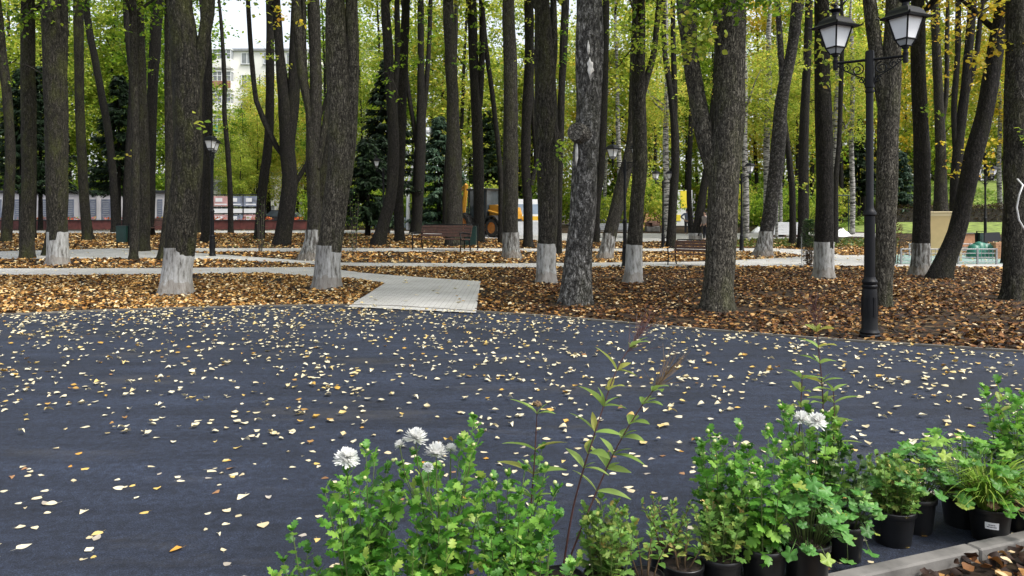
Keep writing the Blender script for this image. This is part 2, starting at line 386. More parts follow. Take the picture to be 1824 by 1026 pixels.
M['mum'] = leafmat('chrysanthemum leaves', [(0, (.045, .15, .02)), (.5, (.115, .32, .04)), (.8, (.23, .46, .065)), (.97, (.33, .55, .1)), (1, (.42, .55, .1))], .45, rough=.45, obj_shift=.12, spec=.4, zone=7)
M['mumD'] = leafmat('dark plant leaves', [(0, (.025, .06, .018)), (.6, (.06, .12, .035)), (1, (.13, .2, .06))], .3, rough=.45, obj_shift=.3, zone=7)
M['mumB'] = leafmat('fading plant leaves', [(0, (.12, .1, .035)), (.1, (.09, .2, .035)), (.75, (.2, .36, .07)), (.94, (.38, .42, .1)), (1, (.32, .2, .06))], .3, zone=7)
M['bluegreen'] = leafmat('blue green lobed leaves', [(0, (.04, .12, .025)), (.5, (.085, .25, .045)), (.85, (.15, .34, .075)), (1, (.34, .42, .08))], .3, rough=.45, zone=7)
M['lance'] = leafmat('pale lance leaves', [(0, (.18, .29, .06)), (.6, (.3, .42, .11)), (1, (.42, .36, .07))], .4, zone=7)
M['blade'] = leafmat('bright grass blades', [(0, (.14, .27, .03)), (.7, (.26, .42, .05)), (1, (.4, .48, .1))], .4, zone=7)
M['dryleaf'] = leafmat('dry brown leaves', [(0, (.07, .04, .02)), (1, (.22, .13, .06))], .25, zone=7)
fallcols = {'cream': [(0, (.5, .4, .22)), (.4, (.64, .55, .36)), (1, (.74, .68, .5))], 'yellow': [(0, (.6, .42, .1)), (1, (.66, .5, .2))], 'orange': [(0, (.5, .24, .04)), (1, (.58, .32, .06))],
            'brown': [(0, (.2, .1, .045)), (1, (.36, .2, .1))], 'grey': [(0, (.3, .26, .21)), (1, (.5, .45, .38))]}
for k, v in fallcols.items(): M['fall_'+k] = leafmat(k+' fallen leaf', v, .12, .6, obj_shift=.8, zone=22)
M['litL'] = leafmat('tan leaf litter', [(0, (.015, .01, .006)), (.22, (.06, .03, .012)), (.42, (.27, .115, .028)), (.66, (.52, .27, .065)), (.85, (.66, .45, .18)), (1, (.82, .7, .46))], .12, .7, zone=.9)
M['litR'] = leafmat('dark leaf litter', [(0, (.006, .004, .0035)), (.3, (.03, .013, .007)), (.52, (.11, .043, .014)), (.75, (.27, .12, .032)), (.91, (.42, .25, .085)), (1, (.68, .55, .34))], .12, .7, zone=.9)
M['litF'] = leafmat('asphalt leaf scatter', [(0, (.26, .14, .06)), (.06, (.5, .3, .06)), (.14, (.62, .46, .16)), (.3, (.58, .5, .31)), (1, (.72, .66, .48))], .12, .6, zone=8)
M['cover'] = leafmat('ground cover leaves', [(0, (.05, .09, .02)), (.6, (.12, .18, .04)), (1, (.3, .25, .06))], .3, zone=2)
M['bankgrass'] = leafmat('bright bank grass', [(0, (.14, .24, .04)), (.7, (.24, .38, .06)), (1, (.4, .44, .1))], .35, zone=1)
# ---------------------------------------------------------------- ground, paving, asphalt
xs = np.unique(np.concatenate([np.linspace(-700, -70, 15), np.arange(-70, 70.1, .7), np.linspace(70, 700, 15)]))
ys = np.unique(np.concatenate([np.linspace(-300, -6, 8), np.arange(-6, 15, 1.5), np.arange(15, 92, .7), np.linspace(92, 900, 14)]))
gx, gy = np.meshgrid(xs, ys); nX, nY = len(xs), len(ys)
ii = (np.arange(nY-1)[:, None]*nX+np.arange(nX-1)[None]).ravel()
link('ground', np_mesh('ground', np.stack([gx, gy, G(gx, gy)], 2), [np.stack([ii, ii+1, ii+1+nX, ii+nX], 1)], M['ground'], True))['kind'] = 'structure'

def resample(pts, n):
    pts = np.array([list(p)[:2] for p in pts], float); d = np.r_[0, np.cumsum(np.linalg.norm(np.diff(pts, axis=0), axis=1))]
    t = np.linspace(0, d[-1], n); return np.stack([np.interp(t, d, pts[:, 0]), np.interp(t, d, pts[:, 1])], 1)
def resample_px(pts, n):
    pts = np.array(pts, float); t = np.linspace(pts[0, 0], pts[-1, 0], n); return np.stack([t, np.interp(t, pts[:, 0], pts[:, 1])], 1)
solid = []                                       # outlines the litter stays off
def strip(name, far, near, m, h=.02, n=70, rows=5, kind='structure', px=True):
    if px:
        A = np.array([P(*q)[:2] for q in resample_px(far, n)]); B = np.array([P(*q)[:2] for q in resample_px(near, n)])
    else: A, B = resample(far, n), resample(near, n)
    V = np.zeros((rows, n, 3))
    for k in range(rows):
        t = k/(rows-1); V[k, :, :2] = A*(1-t)+B*t
    V[:, :, 2] = G(V[:, :, 0], V[:, :, 1])+h
    i = (np.arange(rows-1)[:, None]*n+np.arange(n-1)[None]).ravel()
    f = np.stack([i, i+n, i+n+1, i+1], 1)
    # small turned down rim so that the slab has an edge
    o = link(name, np_mesh(name, V, [f], m)); o['kind'] = kind
    solid.append(np.concatenate([A, B[::-1]])); return o
strip('path', [(-300, 478), (0, 479.5), (300, 478.5), (560, 477), (640, 486)], [(-300, 493), (0, 492), (300, 490), (469, 487.5), (600, 496)], M['pave'], .022)
# the stub that meets the asphalt
def poly_sheet(name, poly, m, h, kind='structure'):
    mb = MB(); mb.add([(p[0], p[1], float(G(p[0], p[1]))+h) for p in poly], [tuple(range(len(poly)))]); o = mb.build(name, m); o['kind'] = kind; solid.append(np.array([p[:2] for p in poly])); return o
poly_sheet('path', [P(*q) for q in [(848, 560), (620, 549), (631, 541), (686, 506), (640, 499), (560, 491), (560, 479), (602, 484), (720, 493.5), (856, 503)]], M['pave'], .028)
strip('path', [(-300, 447), (0, 449), (220, 443), (330, 450), (538, 465), (607, 469), (900, 470.5), (1258, 467), (1483, 456), (1560, 455)], [(-300, 463), (0, 462), (220, 461.5), (400, 464), (538, 470.5), (607, 475), (900, 478), (1258, 475.5), (1483, 475), (1560, 475)], M['pave'], .024)
strip('path', [(330, 443), (600, 443), (780, 443), (1000, 444), (1376, 443), (1440, 446), (1500, 456)], [(330, 449.5), (600, 449), (780, 449.5), (1000, 449), (1376, 449), (1430, 456), (1500, 466)], M['pave'], .026)
strip('path', [(1560, 455), (1640, 456), (1900, 458)], [(1560, 475.5), (1640, 476), (1900, 478)], M['pave'], .021)
strip('promenade', [(-300, 411.5), (300, 411.5), (650, 411), (840, 414)], [(-300, 416), (300, 416), (650, 416.5), (840, 422)], M['pave'], .02)
strip('promenade', [(840, 414), (1000, 416), (1150, 416), (1300, 418), (1420, 419)], [(840, 424), (1000, 430), (1150, 431), (1300, 427), (1420, 425)], M['pave'], .02)
strip('promenade', [(1300, 416), (1480, 414), (1560, 416), (1600, 424)], [(1300, 421), (1480, 420), (1560, 424), (1600, 430)], M['pave'], .024)
# asphalt
edge = [(-420, 620), (-120, 576), (0, 563), (150, 556), (300, 551), (450, 547), (600, 545), (700, 547), (850, 557), (1000, 567), (1200, 585), (1400, 601), (1550, 612), (1700, 621), (1824, 629), (1980, 640), (2300, 668)]
edgeW = [P(*q) for q in edge]
K0, K1 = P(1522, 1030), P(1824, 962); kd = (K1-K0).normalized(); kn = Vector((kd.y, -kd.x, 0))    # kn: towards the camera's side
Kl, Kr = K0-kd*7.5, K0+kd*8.5
fine = resample([p[:2] for p in edgeW], 90)
A = fine; B = np.stack([np.linspace(Kl.x, Kr.x, 90), np.linspace(Kl.y, Kr.y, 90)], 1)
nr = 8; V = np.zeros((nr, 90, 3))
for k in range(nr): V[k, :, :2] = A*(1-k/(nr-1))+B*k/(nr-1)
V[:, :, 2] = .008
i = (np.arange(nr-1)[:, None]*90+np.arange(89)[None]).ravel()
link('asphalt_plaza', np_mesh('asphalt_plaza', V, [np.stack([i, i+90, i+91, i+1], 1)], M['asphalt']))['kind'] = 'structure'
asph = np.concatenate([A, B[::-1]]); solid.append(asph)
# thin concrete edging along the far side of the asphalt
mb = MB(); n = len(fine)
for a, b in ((0, n-1),):
    tg = np.gradient(fine, axis=0); tg /= np.linalg.norm(tg, axis=1, keepdims=True); nn = np.stack([-tg[:, 1], tg[:, 0]], 1)
    vs = []; fs = []
    for k in range(n):
        for off, z in ((-.03, .0), (-.03, .028), (.035, .028), (.035, .0)): vs.append((*(fine[k]+nn[k]*off), z+.006))
    for k in range(n-1):
        for j in range(3): fs.append((k*4+j, k*4+4+j, k*4+5+j, k*4+1+j))
    mb.add(vs, fs)
e = mb.build('kerb_edging', M['edging']); e['kind'] = 'structure'
stub_px = None
# near kerb with bevelled top and joints
mb = MB(); L = (Kr-Kl).length; seg = 1.0; t = .18
while t < L-.1:
    c = Kl+kd*(t+seg/2)+kn*.045; rot = Matrix.Rotation(math.atan2(kd.y, kd.x), 3, 'Z')
    mb.box((c.x, c.y, -.02), (seg-.008, .078, .15), rot, .008); t += seg
kb = mb.build('kerb', M['concrete']); kb['kind'] = 'structure'

# lawn bank on the right
strip('lawn', [(1500, 395), (1590, 393), (1960, 391)], [(1500, 412), (1590, 416), (1960, 420)], M['grass'], .02, n=50, rows=8)
solid.pop()
lawn2 = []
xa = [gz(1560+k*60, 57.5) for k in range(9)]; xb = [gz(1560+k*60, 84) for k in range(9)]
strip('lawn', xb, xa, M['grass'], .03, n=40, rows=14, px=False); solid.pop()

# ---------------------------------------------------------------- fallen leaves
def leaf_tpl(curl=.3, fold=.2, twist=0, w=.42, rows=6, stalk=.35):
    vs = []; fs = []
    for k in range(rows+1):
        t = k/rows; ww = w*1.08*math.sin(math.pi*t**.55)**.8*(1+.1*math.sin(7*t+curl*9)) if 0 < k < rows else .01
        for s in (-1, 0, 1):
            vs.append((s*ww+twist*t*t, t, fold*abs(s)*ww*1.6+curl*(t-.4)**2+twist*s*ww*t*2))
    for k in range(rows):
        for j in range(2): fs.append((k*3+j, k*3+j+1, k*3+j+4, k*3+j+3))
    n = len(vs); s = .012
    vs += [(-s, 0, .01), (s, 0, .01), (s*.8+.05, -stalk, .04), (-s*.8+.05, -stalk, .04)]; fs.append((n, n+3, n+2, n+1))
    z0 = min(v[2] for v in vs); return [(x, y-.5, z-z0) for x, y, z in vs], fs
tpls = [leaf_tpl(.5, .3, .1), leaf_tpl(-.45, -.3, .2), leaf_tpl(.9, .6, -.2, .36), leaf_tpl(.15, .1, .08, .48), leaf_tpl(-.7, .35, .35, .36)]
area_n = 4500
y_ = np.sqrt(rng.uniform(2.9**2, 13.4**2, area_n*2)); u_ = rng.uniform(-.86, .86, area_n*2); x_ = u_*y_
keep = inpoly(x_, y_, asph); x_, y_ = x_[keep], y_[keep]
nz = np.array([noise.noise((a*.9, b*.9, 3)) for a, b in zip(x_, y_)])
dens = .33+.1*sst(5, 8.5, y_)+.5*sst(9, 12.5, y_)+.12*sst(1.5, 5, x_)+.5*nz
keep = rng.uniform(0, 1, len(x_)) < dens; x_, y_ = x_[keep], y_[keep]
# clumps: some leaves lie in small groups
k = rng.choice(len(x_), 260); x_ = np.r_[x_, x_[k]+rng.normal(0, .11, 260)]; y_ = np.r_[y_, y_[k]+rng.normal(0, .09, 260)]
keep = inpoly(x_, y_, asph) & (y_ > 2.9); x_, y_ = x_[keep], y_[keep]
# not inside the pots
kdist = (x_-K0.x)*kn.x+(y_-K0.y)*kn.y
o_ = np.argsort(y_); x_, y_ = x_[o_], y_[o_]
kinds = ['cream', 'yellow', 'orange', 'brown', 'grey']; kp = [.62, .12, .05, .1, .11]
lab = {'cream': 'pale cream fallen linden leaf lying on the dark asphalt', 'yellow': 'yellow fallen leaf lying on the dark asphalt', 'orange': 'bright orange fallen leaf lying on the dark asphalt',
       'brown': 'curled brown fallen leaf lying on the dark asphalt', 'grey': 'dull greyish beige fallen leaf lying on the dark asphalt'}
src = {}
for kname in kinds:
    for j, (tv, tf) in enumerate(tpls):
        me = bpy.data.meshes.new('fallen_leaf'); me.from_pydata(tv, [], tf); me.materials.append(M['fall_'+kname]); me.polygons.foreach_set('use_smooth', [True]*len(tf)); me.update(); src[kname, j] = me
N1 = 300; proto = None
for q in range(N1):
    kname = str(rng.choice(kinds, p=kp)); j = int(rng.integers(0, 5)); s = float(.026+.05*rng.beta(1.5, 2.4))
    if proto is None: proto = bpy.data.objects.new('fallen_leaf', src[kname, j]); o = proto
    else: o = proto.copy(); o.data = src[kname, j]
    COL.objects.link(o); o.location = (x_[q], y_[q], .009); o.scale = (s*rng.uniform(.75, 1.1), s, s*rng.uniform(.1, .7)); o.rotation_euler = (rng.normal(0, .07), rng.normal(0, .07), rng.uniform(0, 6.28))
    tag(o, lab[kname], 'fallen leaf', 'fallen leaves on the asphalt')
def litter(name, x, y, size, m, tpl_ids=(0, 1, 2, 3, 4), tilt=.25, lift=.0, zs=1.0):
    parts = []; idx = rng.integers(0, len(tpl_ids), len(x)); z = G(x, y)+lift
    for j, tid in enumerate(tpl_ids):
        k = idx == j; n = int(k.sum())
        if not n: continue
        a = rng.uniform(0, 6.283, n); d = np.stack([np.cos(a), np.sin(a), rng.normal(0, tilt, n)], 1)
        up = np.stack([rng.normal(0, tilt, n), rng.normal(0, tilt, n), np.ones(n)], 1)
        tv, tf = LOW[tid] if len(x) > 4000 else tpls[tid]
        s = size[k] if hasattr(size, '__len__') else np.full(n, size)*rng.uniform(.65, 1.25, n)
        parts.append(scatter(tv, [tf], np.stack([x[k], y[k], z[k]+.004+rng.uniform(0, .02, n)*(lift > 0)], 1), frames(d, up), s))
    V, gs = merge(parts); o = link(name, np_mesh(name, V, gs, m, True)); o['kind'] = 'stuff'; return o
def low(curl, fold, tw, w=.42):
    vs = []; fs = []
    for k, t in enumerate((0, .3, .68, 1)):
        ww = (0, w*1.05, w*.62, 0)[k]
        for s in (-1, 0, 1): vs.append((s*ww+tw*t*t, t-.5, fold*abs(s)*ww*1.6+curl*(t-.4)**2+tw*s*ww*t*2))
    for k in range(3):
        for j in range(2): fs.append((k*3+j, k*3+j+1, k*3+j+4, k*3+j+3))
    z0 = min(v[2] for v in vs); return [(a, b, c-z0) for a, b, c in vs], fs
LOW = [low(.35, .25, 0), low(-.3, -.2, .12), low(.55, .5, -.1, .36), low(.12, .1, .05, .48), low(-.5, .2, .2, .34)]
tag(litter('asphalt_leaves', x_[N1:], y_[N1:], rng.uniform(.028, .068, len(x_)-N1), M['litF'], tilt=.1, lift=.006), 'small pale leaves strewn over the far asphalt', 'leaves')

def field(n, y0, y1, u0=-.78, u1=.78):
    y = np.sqrt(rng.uniform(y0*y0, y1*y1, n)); x = rng.uniform(u0, u1, n)*y; ok = np.ones(n, bool)
    for p in solid: ok &= ~inpoly(x, y, p)
    return x[ok], y[ok]
x1, y1 = field(118000, 8.6, 23)
nz = np.array([noise.noise((a*.55, b*.8, 9))+.5*noise.noise((a*1.7, b*1.7, 4)) for a, b in zip(x1, y1)])
pxl = CX+FP*x1/y1; rightish = sst(700, 1050, pxl+90*nz)
keep = rng.uniform(0, 1, len(x1)) < np.clip(.66+.7*nz-.16*rightish, .1, 1); x1, y1, rightish = x1[keep], y1[keep], rightish[keep]
for q in ((313, 524), (582, 513), (972, 503), (1025, 541), (1127, 503), (1278, 552), (1468, 495), (1572, 546), (1639, 490), (1672, 497), (1806, 533)):
    c_ = P(*q); d_ = np.hypot(x1-c_.x, (y1-c_.y)*1.1); k_ = rng.uniform(0, 1, len(x1)) < sst(.3, .85, d_+rng.normal(0, .08, len(x1)))+.12; x1, y1, rightish = x1[k_], y1[k_], rightish[k_]
isr = rng.uniform(0, 1, len(x1)) < rightish
tag(litter('leaf_litter', x1[~isr], y1[~isr], .078, M['litL'], tilt=.3, lift=.012), 'thick tan leaf litter under the left trees', 'leaf litter')
tag(litter('leaf_litter', x1[isr], y1[isr], .078, M['litR'], tilt=.3, lift=.012), 'dark red brown leaf litter under the right trees', 'leaf litter')
x2, y2 = field(62000, 23, 44)
nz2 = np.array([noise.noise((a*.35, b*.5, 5)) for a, b in zip(x2, y2)]); keep = rng.uniform(0, 1, len(x2)) < np.clip(.8+.5*nz2, .1, 1); x2, y2 = x2[keep], y2[keep]
tag(litter('leaf_litter', x2, y2, .125, M['litL'], tilt=.35, lift=.015), 'golden leaf litter between the far paths', 'leaf litter')
# leaves blown onto the paving
px_, py_ = [], []
for p in solid[:6]:
    a0, b0 = p.min(0), p.max(0); n = int(min(2600, (b0-a0).prod()*2.2)); X = rng.uniform(a0[0], b0[0], n); Y = rng.uniform(a0[1], b0[1], n); k = inpoly(X, Y, p); px_.append(X[k]); py_.append(Y[k])
X, Y = np.concatenate(px_), np.concatenate(py_)
tag(litter('path_leaves', X, Y, .085, M['litF'], tilt=.15, lift=.032), 'loose leaves on the pale paving', 'leaves')
# planting bed in front of the kerb
tt = rng.uniform(.2, 8, 3000); dd = np.abs(rng.normal(0, .5, 3000))+.1
bx = K0.x+kd.x*tt+kn.x*dd; by = K0.y+kd.y*tt+kn.y*dd; k = by > 1.5
tag(litter('bed_leaves', bx[k], by[k], .05, M['litR'], tilt=.4, lift=.01), 'brown leaves in the bed beside the kerb', 'leaves')
# low green ground cover by the far path and a grassy haze of green among the litter
def cover(x, y, size, name, label, m):
    n = len(x); d = rdir(n, .15, .8); pos = np.stack([x, y, G(x, y)+.01], 1)
    tv = [(0, 0, 0), (.3, .5, .05), (0, 1, -.05), (-.3, .5, .05)]
    V, gs = scatter(tv, [[(0, 1, 2, 3)]], pos, frames(d), rng.uniform(.6, 1.3, n)*size); o = link(name, np_mesh(name, V, gs, m)); tag(o, label, 'ground cover', kind='stuff')
px = rng.uniform(1300, 1600, 6000); py = rng.uniform(426.5, 441, 6000); q = np.array([P(a, b)[:2] for a, b in zip(px[:1800], py[:1800])])
cover(q[:, 0], q[:, 1], .22, 'ground_cover', 'low green ground cover beside the far path', M['cover'])
px = rng.uniform(380, 830, 700); py = rng.uniform(424, 441, 700); q = np.array([P(a, b)[:2] for a, b in zip(px, py)])
cover(q[:, 0], q[:, 1], .1, 'ground_cover', 'sparse short grass showing among fallen leaves', M['cover'])
gxx, gyy = rng.uniform(26, 48, 9000), rng.uniform(58, 84, 9000)
cover(gxx, gyy, .35, 'grass', 'long bright grass on the bank behind the hedge', M['bankgrass'])
# ---------------------------------------------------------------- trees
def catmull(pts, step):
    out = []; n = len(pts)
    for i in range(n-1):
        p0, p1, p2, p3 = (np.array(pts[max(i-1, 0)]), np.array(pts[i]), np.array(pts[i+1]), np.array(pts[min(i+2, n-1)]))
        m = max(1, int(np.linalg.norm((p2-p1)[:3])/step))
        for k in range(m):
            t = k/m; out.append(.5*((2*p1)+(-p0+p2)*t+(2*p0-5*p1+4*p2-p3)*t*t+(-p0+3*p1-3*p2+p3)*t**3))
    out.append(np.array(pts[-1])); return out
def trunk_arrays(pts, seed, n=16, step=.22, lump=.07, flare=.0, z0=0):
    c = catmull(pts, step); V = []; L = len(c)
    for k, q in enumerate(c):
        p, r = Vector(q[:3]), q[3]
        t = Vector((c[min(k+1, L-1)]-c[max(k-1, 0)])[:3]).normalized()
        ax = Vector((1, 0, 0)); ax = (ax-t*ax.dot(t)).normalized(); ay = t.cross(ax)
        for j in range(n):
            a = 2*math.pi*j/n; ca, sa = math.cos(a), math.sin(a)
            f = 1+lump*noise.noise((ca*1.3+seed, sa*1.3, p.z*.9+seed*3))*1.6+lump*.6*noise.noise((ca*3+seed, sa*3, p.z*2.2))+lump*.55*math.sin(3*a+seed+p.z*.5)
            h = max(0, p.z-z0); f *= 1+flare*math.exp(-h/.16)*(1+.8*math.sin(5*a+seed*2))
            V.append(p+(ax*ca+ay*sa)*r*f)
    i = (np.arange(L-1)[:, None]*n+np.arange(n)[None]).ravel(); j = (np.arange(L-1)[:, None]*n+(np.arange(n)+1)[None] % n).ravel()
    return np.array([list(v) for v in V]), [np.stack([i, j, j+n, i+n], 1)], c
def crown_arrays(nleaf, rx, rz, nclump, size, seed, sig=.55, droop=0):
    r_ = np.random.default_rng(seed); d = r_.normal(size=(nclump, 3)); d /= np.linalg.norm(d, axis=1, keepdims=True)
    rad = r_.uniform(.25, 1, nclump)**.6; c = d*rad[:, None]*np.array([rx, rx, rz]); c[:, 2] += rz
    k = r_.integers(0, nclump, nleaf); w = r_.uniform(.4, 1.3, nclump)[k, None]
    p = c[k]+r_.normal(size=(nleaf, 3))*np.array([sig, sig, sig*.5])*w
    nrm = r_.normal(size=(nleaf, 3))*.6+np.array([0, 0, 1]); dd = r_.normal(size=(nleaf, 3)); dd[:, 2] = dd[:, 2]*.4-.25
    tv = [(0, 0, 0), (.42, .45, .06), (0, 1, -.08), (-.42, .45, .06)]
    return scatter(tv, [[(0, 1, 2, 3)]], p, frames(dd, nrm), r_.uniform(.6, 1.25, nleaf)*size)
def crown_mesh(m, *a, **k): V, g = crown_arrays(*a, **k); return np_mesh('crown', V, g, m)
CR = {'G': [crown_mesh(M['leafG'], 4200, 3.0, 4.6, 60, .17, s) for s in (1, 2)], 'YG': [crown_mesh(M['leafYG'], 4200, 3.0, 4.6, 60, .17, s) for s in (3, 4, 5)],
      'Y': [crown_mesh(M['leafY'], 3800, 2.8, 4.2, 55, .17, s) for s in (6, 7)]}
def limb_from(p, d, L, r, seed, up=.5):
    rr = random.Random(seed); pts = []; q = Vector(p); d = Vector(d).normalized()
    for k in range(5):
        pts.append((*q, r*(1-.19*k))); q = q+d*(L/4); d = (d+Vector((rr.uniform(-.25, .25), rr.uniform(-.25, .25), up*.3))).normalized()
    return pts
tcount = 0
def tree(label, base, pts, limbs=(), ww=None, bark='linden', worn=False, crown='YG', group=None, cat='tree', name='linden_tree', flare=.2, up=True, cs=1.0, n=None, low_crown=None, Yf=None):
    global tcount; tcount += 1; sd = tcount*1.37
    b = P(base[0], base[1]) if Yf is None else gz(base[0], Yf)
    Y = b.y; k = Y/FP; t = thing(name, label, cat, b, 0, group); loc = lambda q: ((q[0]-CX)*k-b.x, 0.0, EYE-(q[1]-HY)*k-b.z, q[2]*k/2)
    r0 = base[2]*k/2; rs = random.Random(tcount)
    main = [(0, 0, -.12, r0*1.02), (0, 0, 0.0, r0)]+[loc(q) for q in pts]
    yd = rs.uniform(-.3, .3)                                   # a little lean towards or away as well
    main = [(x, y+yd*max(0, z)/6, z, r) for x, y, z, r in main]
    ztop = main[-1][2]; z0c = max(6.3, .29*Y+1.2) if low_crown is None else low_crown
    lm = []
    for L in limbs:
        q = [loc(p) for p in L]; q = [(x, y+yd*max(0, z)/6+(.0 if j == 0 else .04*j), z, r) for j, (x, y, z, r) in enumerate(q)]; lm.append(q)
    if up:
        def extend(q, zt, taper):
            x, y, z, r = q[-1]; dx = (q[-1][0]-q[-2][0])/max(.3, q[-1][2]-q[-2][2])*.5
            m = max(2, int((zt-z)/1.6)); 
            for j in range(1, m+1):
                f = j/m; q.append((x+dx*(zt-z)*f+rs.uniform(-.1, .1), y+rs.uniform(-.12, .12)*j*.4, z+(zt-z)*f, r*(1-(1-taper)*f)))
        HT = max(z0c+4.2, ztop+3); extend(main, HT, .3)
        for q in lm: extend(q, max(q[-1][2]+1.5, z0c+rs.uniform(1.5, 3)), .4)
        for j in range(3):
            zz = z0c+rs.uniform(-.4, 2.2); a = rs.uniform(0, 6.28)+j*2.1
            p = main[-1]
            for u in range(len(main)-1):
                if main[u][2] <= zz <= main[u+1][2]:
                    f = (zz-main[u][2])/(main[u+1][2]-main[u][2]+1e-6); p = [main[u][w]*(1-f)+main[u+1][w]*f for w in range(4)]
            lm.append(limb_from(p[:3], (math.cos(a), math.sin(a), .9), rs.uniform(2, 3.4), p[3]*.5, tcount*7+j))
    nn = n or (22 if Y < 19 else 16 if Y < 32 else 10); st = .14 if Y < 19 else .25 if Y < 32 else .45
    V, g, c = trunk_arrays(main, sd, nn, st, .075, flare)
    link('trunk', np_mesh('trunk', V, g, M[bark], True), t)
    if ww:
        zt = EYE-(ww-HY)*k-b.z; q = [p for p in c if p[2] < zt]; kk = len(q)
        W = V[:kk*nn].reshape(kk, nn, 3).copy(); cen = np.array([p[:3] for p in q])[:, None]; dv = W-cen; dv[..., 2] = 0; ln = np.linalg.norm(dv, axis=2, keepdims=True); W = W+dv/ln*.006
        top = W[-1].copy(); top[:, 2] = zt+np.array([.022*noise.noise((j*.9, sd, 2)) for j in range(nn)]); W = np.concatenate([W, top[None]]); kk += 1
        i = (np.arange(kk-1)[:, None]*nn+np.arange(nn)[None]).ravel(); j = (np.arange(kk-1)[:, None]*nn+(np.arange(nn)+1)[None] % nn).ravel()
        o = link('whitewash_band', np_mesh('whitewash_band', W.reshape(-1, 3), [np.stack([i, j, j+nn, i+nn], 1)], M['paintW' if worn else 'paint'], True), t)
    for q in lm:
        V2, g2, _ = trunk_arrays(q, sd+2, max(8, nn-6), st*1.2, .07); link('limb', np_mesh('limb', V2, g2, M[bark], True), t)
    if up and crown:
        me = CR[crown][tcount % len(CR[crown])]
        link('crown', me, t, (main[-1][0]*.8, main[-1][1], z0c-.2), (0, 0, rs.uniform(0, 6.28)), cs*rs.uniform(.8, 1.05))
    t['_k'] = k; return t, b, k, main
def spray(tr, px, py, w, h, n, size, mname, dy=-.35, seed=0, twigs=True, z=0):
    t, b, k, main = tr; r_ = np.random.default_rng(seed+int(px)); m = max(3, n//9)
    cx = r_.uniform(-w/2, w/2, m); cz = r_.uniform(-h/2, h/2, m); j = r_.integers(0, m, n)
    x = ((px-CX)+cx[j])*k-b.x+r_.normal(0, .10, n); zz = EYE-((py-HY)+cz[j])*k-b.z+r_.normal(0, .07, n)-.0; y = dy+r_.uniform(-.5, .3, m)[j]+r_.normal(0, .1, n)
    tv = [(0, 0, 0), (.3, .2, .03), (.42, .48, .05), (.2, .82, 0), (0, 1, -.1), (-.2, .82, 0), (-.42, .48, .05), (-.3, .2, .03), (0, .5, -.03)]
    tf = [(8, 0, 1, 2), (8, 2, 3, 4), (8, 4, 5, 6), (8, 6, 7, 0)]
    d = r_.normal(size=(n, 3)); d[:, 2] = d[:, 2]*.4-.4
    nr = r_.normal(size=(n, 3))*.55+np.array([0, -.3, 1])
    V, g = scatter(tv, [tf], np.stack([x, y, zz], 1), frames(d, nr), r_.uniform(.65, 1.2, n)*size)
    link('foliage', np_mesh('foliage', V, g, M[mname], True), t)
    if twigs:
        for q in range(min(m, 5)):
            tip = Vector((((px-CX)+cx[q])*k-b.x, dy-.1, EYE-((py-HY)+cz[q])*k-b.z)); xs_ = [p for p in main if p[2] < tip.z+1.4]; s0 = Vector(xs_[-1][:3]); 
            mid = (s0+tip)/2+Vector((0, 0, .15)); MB().tube([s0, mid, tip], [.014, .009, .004], 5).build('twig', M['twig'], t)

T = {}
# --- left group
T[1] = tree('slim dark trunk at the very left edge of the photo, beyond the second path', (11, 431, 18), [(22, 290, 16), (20, 195, 15), (12, 97, 15), (5, 0, 14)], bark='mossbark', crown='G')
T[2] = tree('plain mossy trunk at the path edge, left of the leftmost whitewashed trunk', (48, 461, 24), [(47, 380, 23), (47, 292, 24), (40, 146, 24), (36, 0, 22)], bark='mossbark', crown='G')
T[3] = tree('leftmost whitewashed trunk, mossy above its white foot', (103, 472, 35), [(103, 413, 34), (103, 292, 36), (103, 146, 37), (100, 0, 31)], [[(108, 230, 14), (117, 130, 13), (119, 0, 12)]], 413, 'mossbark', crown='G')
T[4] = tree('straight slender trunk without whitewash between the leftmost whitewashed trunk and the green bin', (156, 429, 17), [(150, 340, 16), (146, 195, 15), (146, 0, 16)], bark='mossbark', crown='G')
T[5] = tree('dark trunk leaning and curving left in front of the memorial wall', (205, 414, 13), [(202, 330, 13), (193, 243, 13), (170, 122, 12), (154, 40, 12), (150, 0, 11)], bark='lindenD', crown='G', name='tree')
T[6] = tree('thin dark trunk just behind the green bin on the left', (224, 414, 13), [(226, 300, 12), (231, 150, 11), (222, 60, 10), (218, 0, 10)], bark='lindenD', crown='G', name='tree')
T[7] = tree('thin straight trunk with its foot in front of the path beside the green bin', (238, 463, 15), [(241, 390, 15), (243, 280, 13), (242, 150, 12), (240, 0, 12)], bark='linden', crown='G')
T[8] = tree('grey trunk rising beside the left wooden bench, behind a thinner trunk', (255, 448, 22), [(256, 290, 22), (254, 146, 20), (253, 0, 17)], bark='linden', crown='G')
T[9] = tree('dark trunk leaning right, behind the left wooden bench', (266, 420, 17), [(268, 330, 17), (272, 170, 18), (281, 0, 20)], bark='lindenD', crown='G', name='tree')
T[10] = tree('slim trunk partly hidden behind the thick forked whitewashed trunk on the left', (290, 463, 18), [(300, 370, 16), (302, 290, 15), (300, 140, 15), (299, 0, 14)], bark='mossbark', crown='G')
T[11] = tree('thickest mossy trunk on the left, whitewashed at the foot and forked high up', (313, 524, 58), [(316, 480, 50), (322, 438, 51), (332, 340, 50), (337, 240, 49), (334, 130, 50), (326, 49, 46), (320, 0, 42)], [[(345, 165, 22), (357, 100, 22), (364, 50, 21), (368, 0, 22)]], 441, 'mossbark', flare=.14, crown='YG')
T[12] = tree('straight dark trunk right beside the lamp post on the left', (367, 431, 18), [(370, 350, 16), (371, 240, 15), (371, 100, 14), (366, 0, 12)], bark='lindenD', crown='YG')
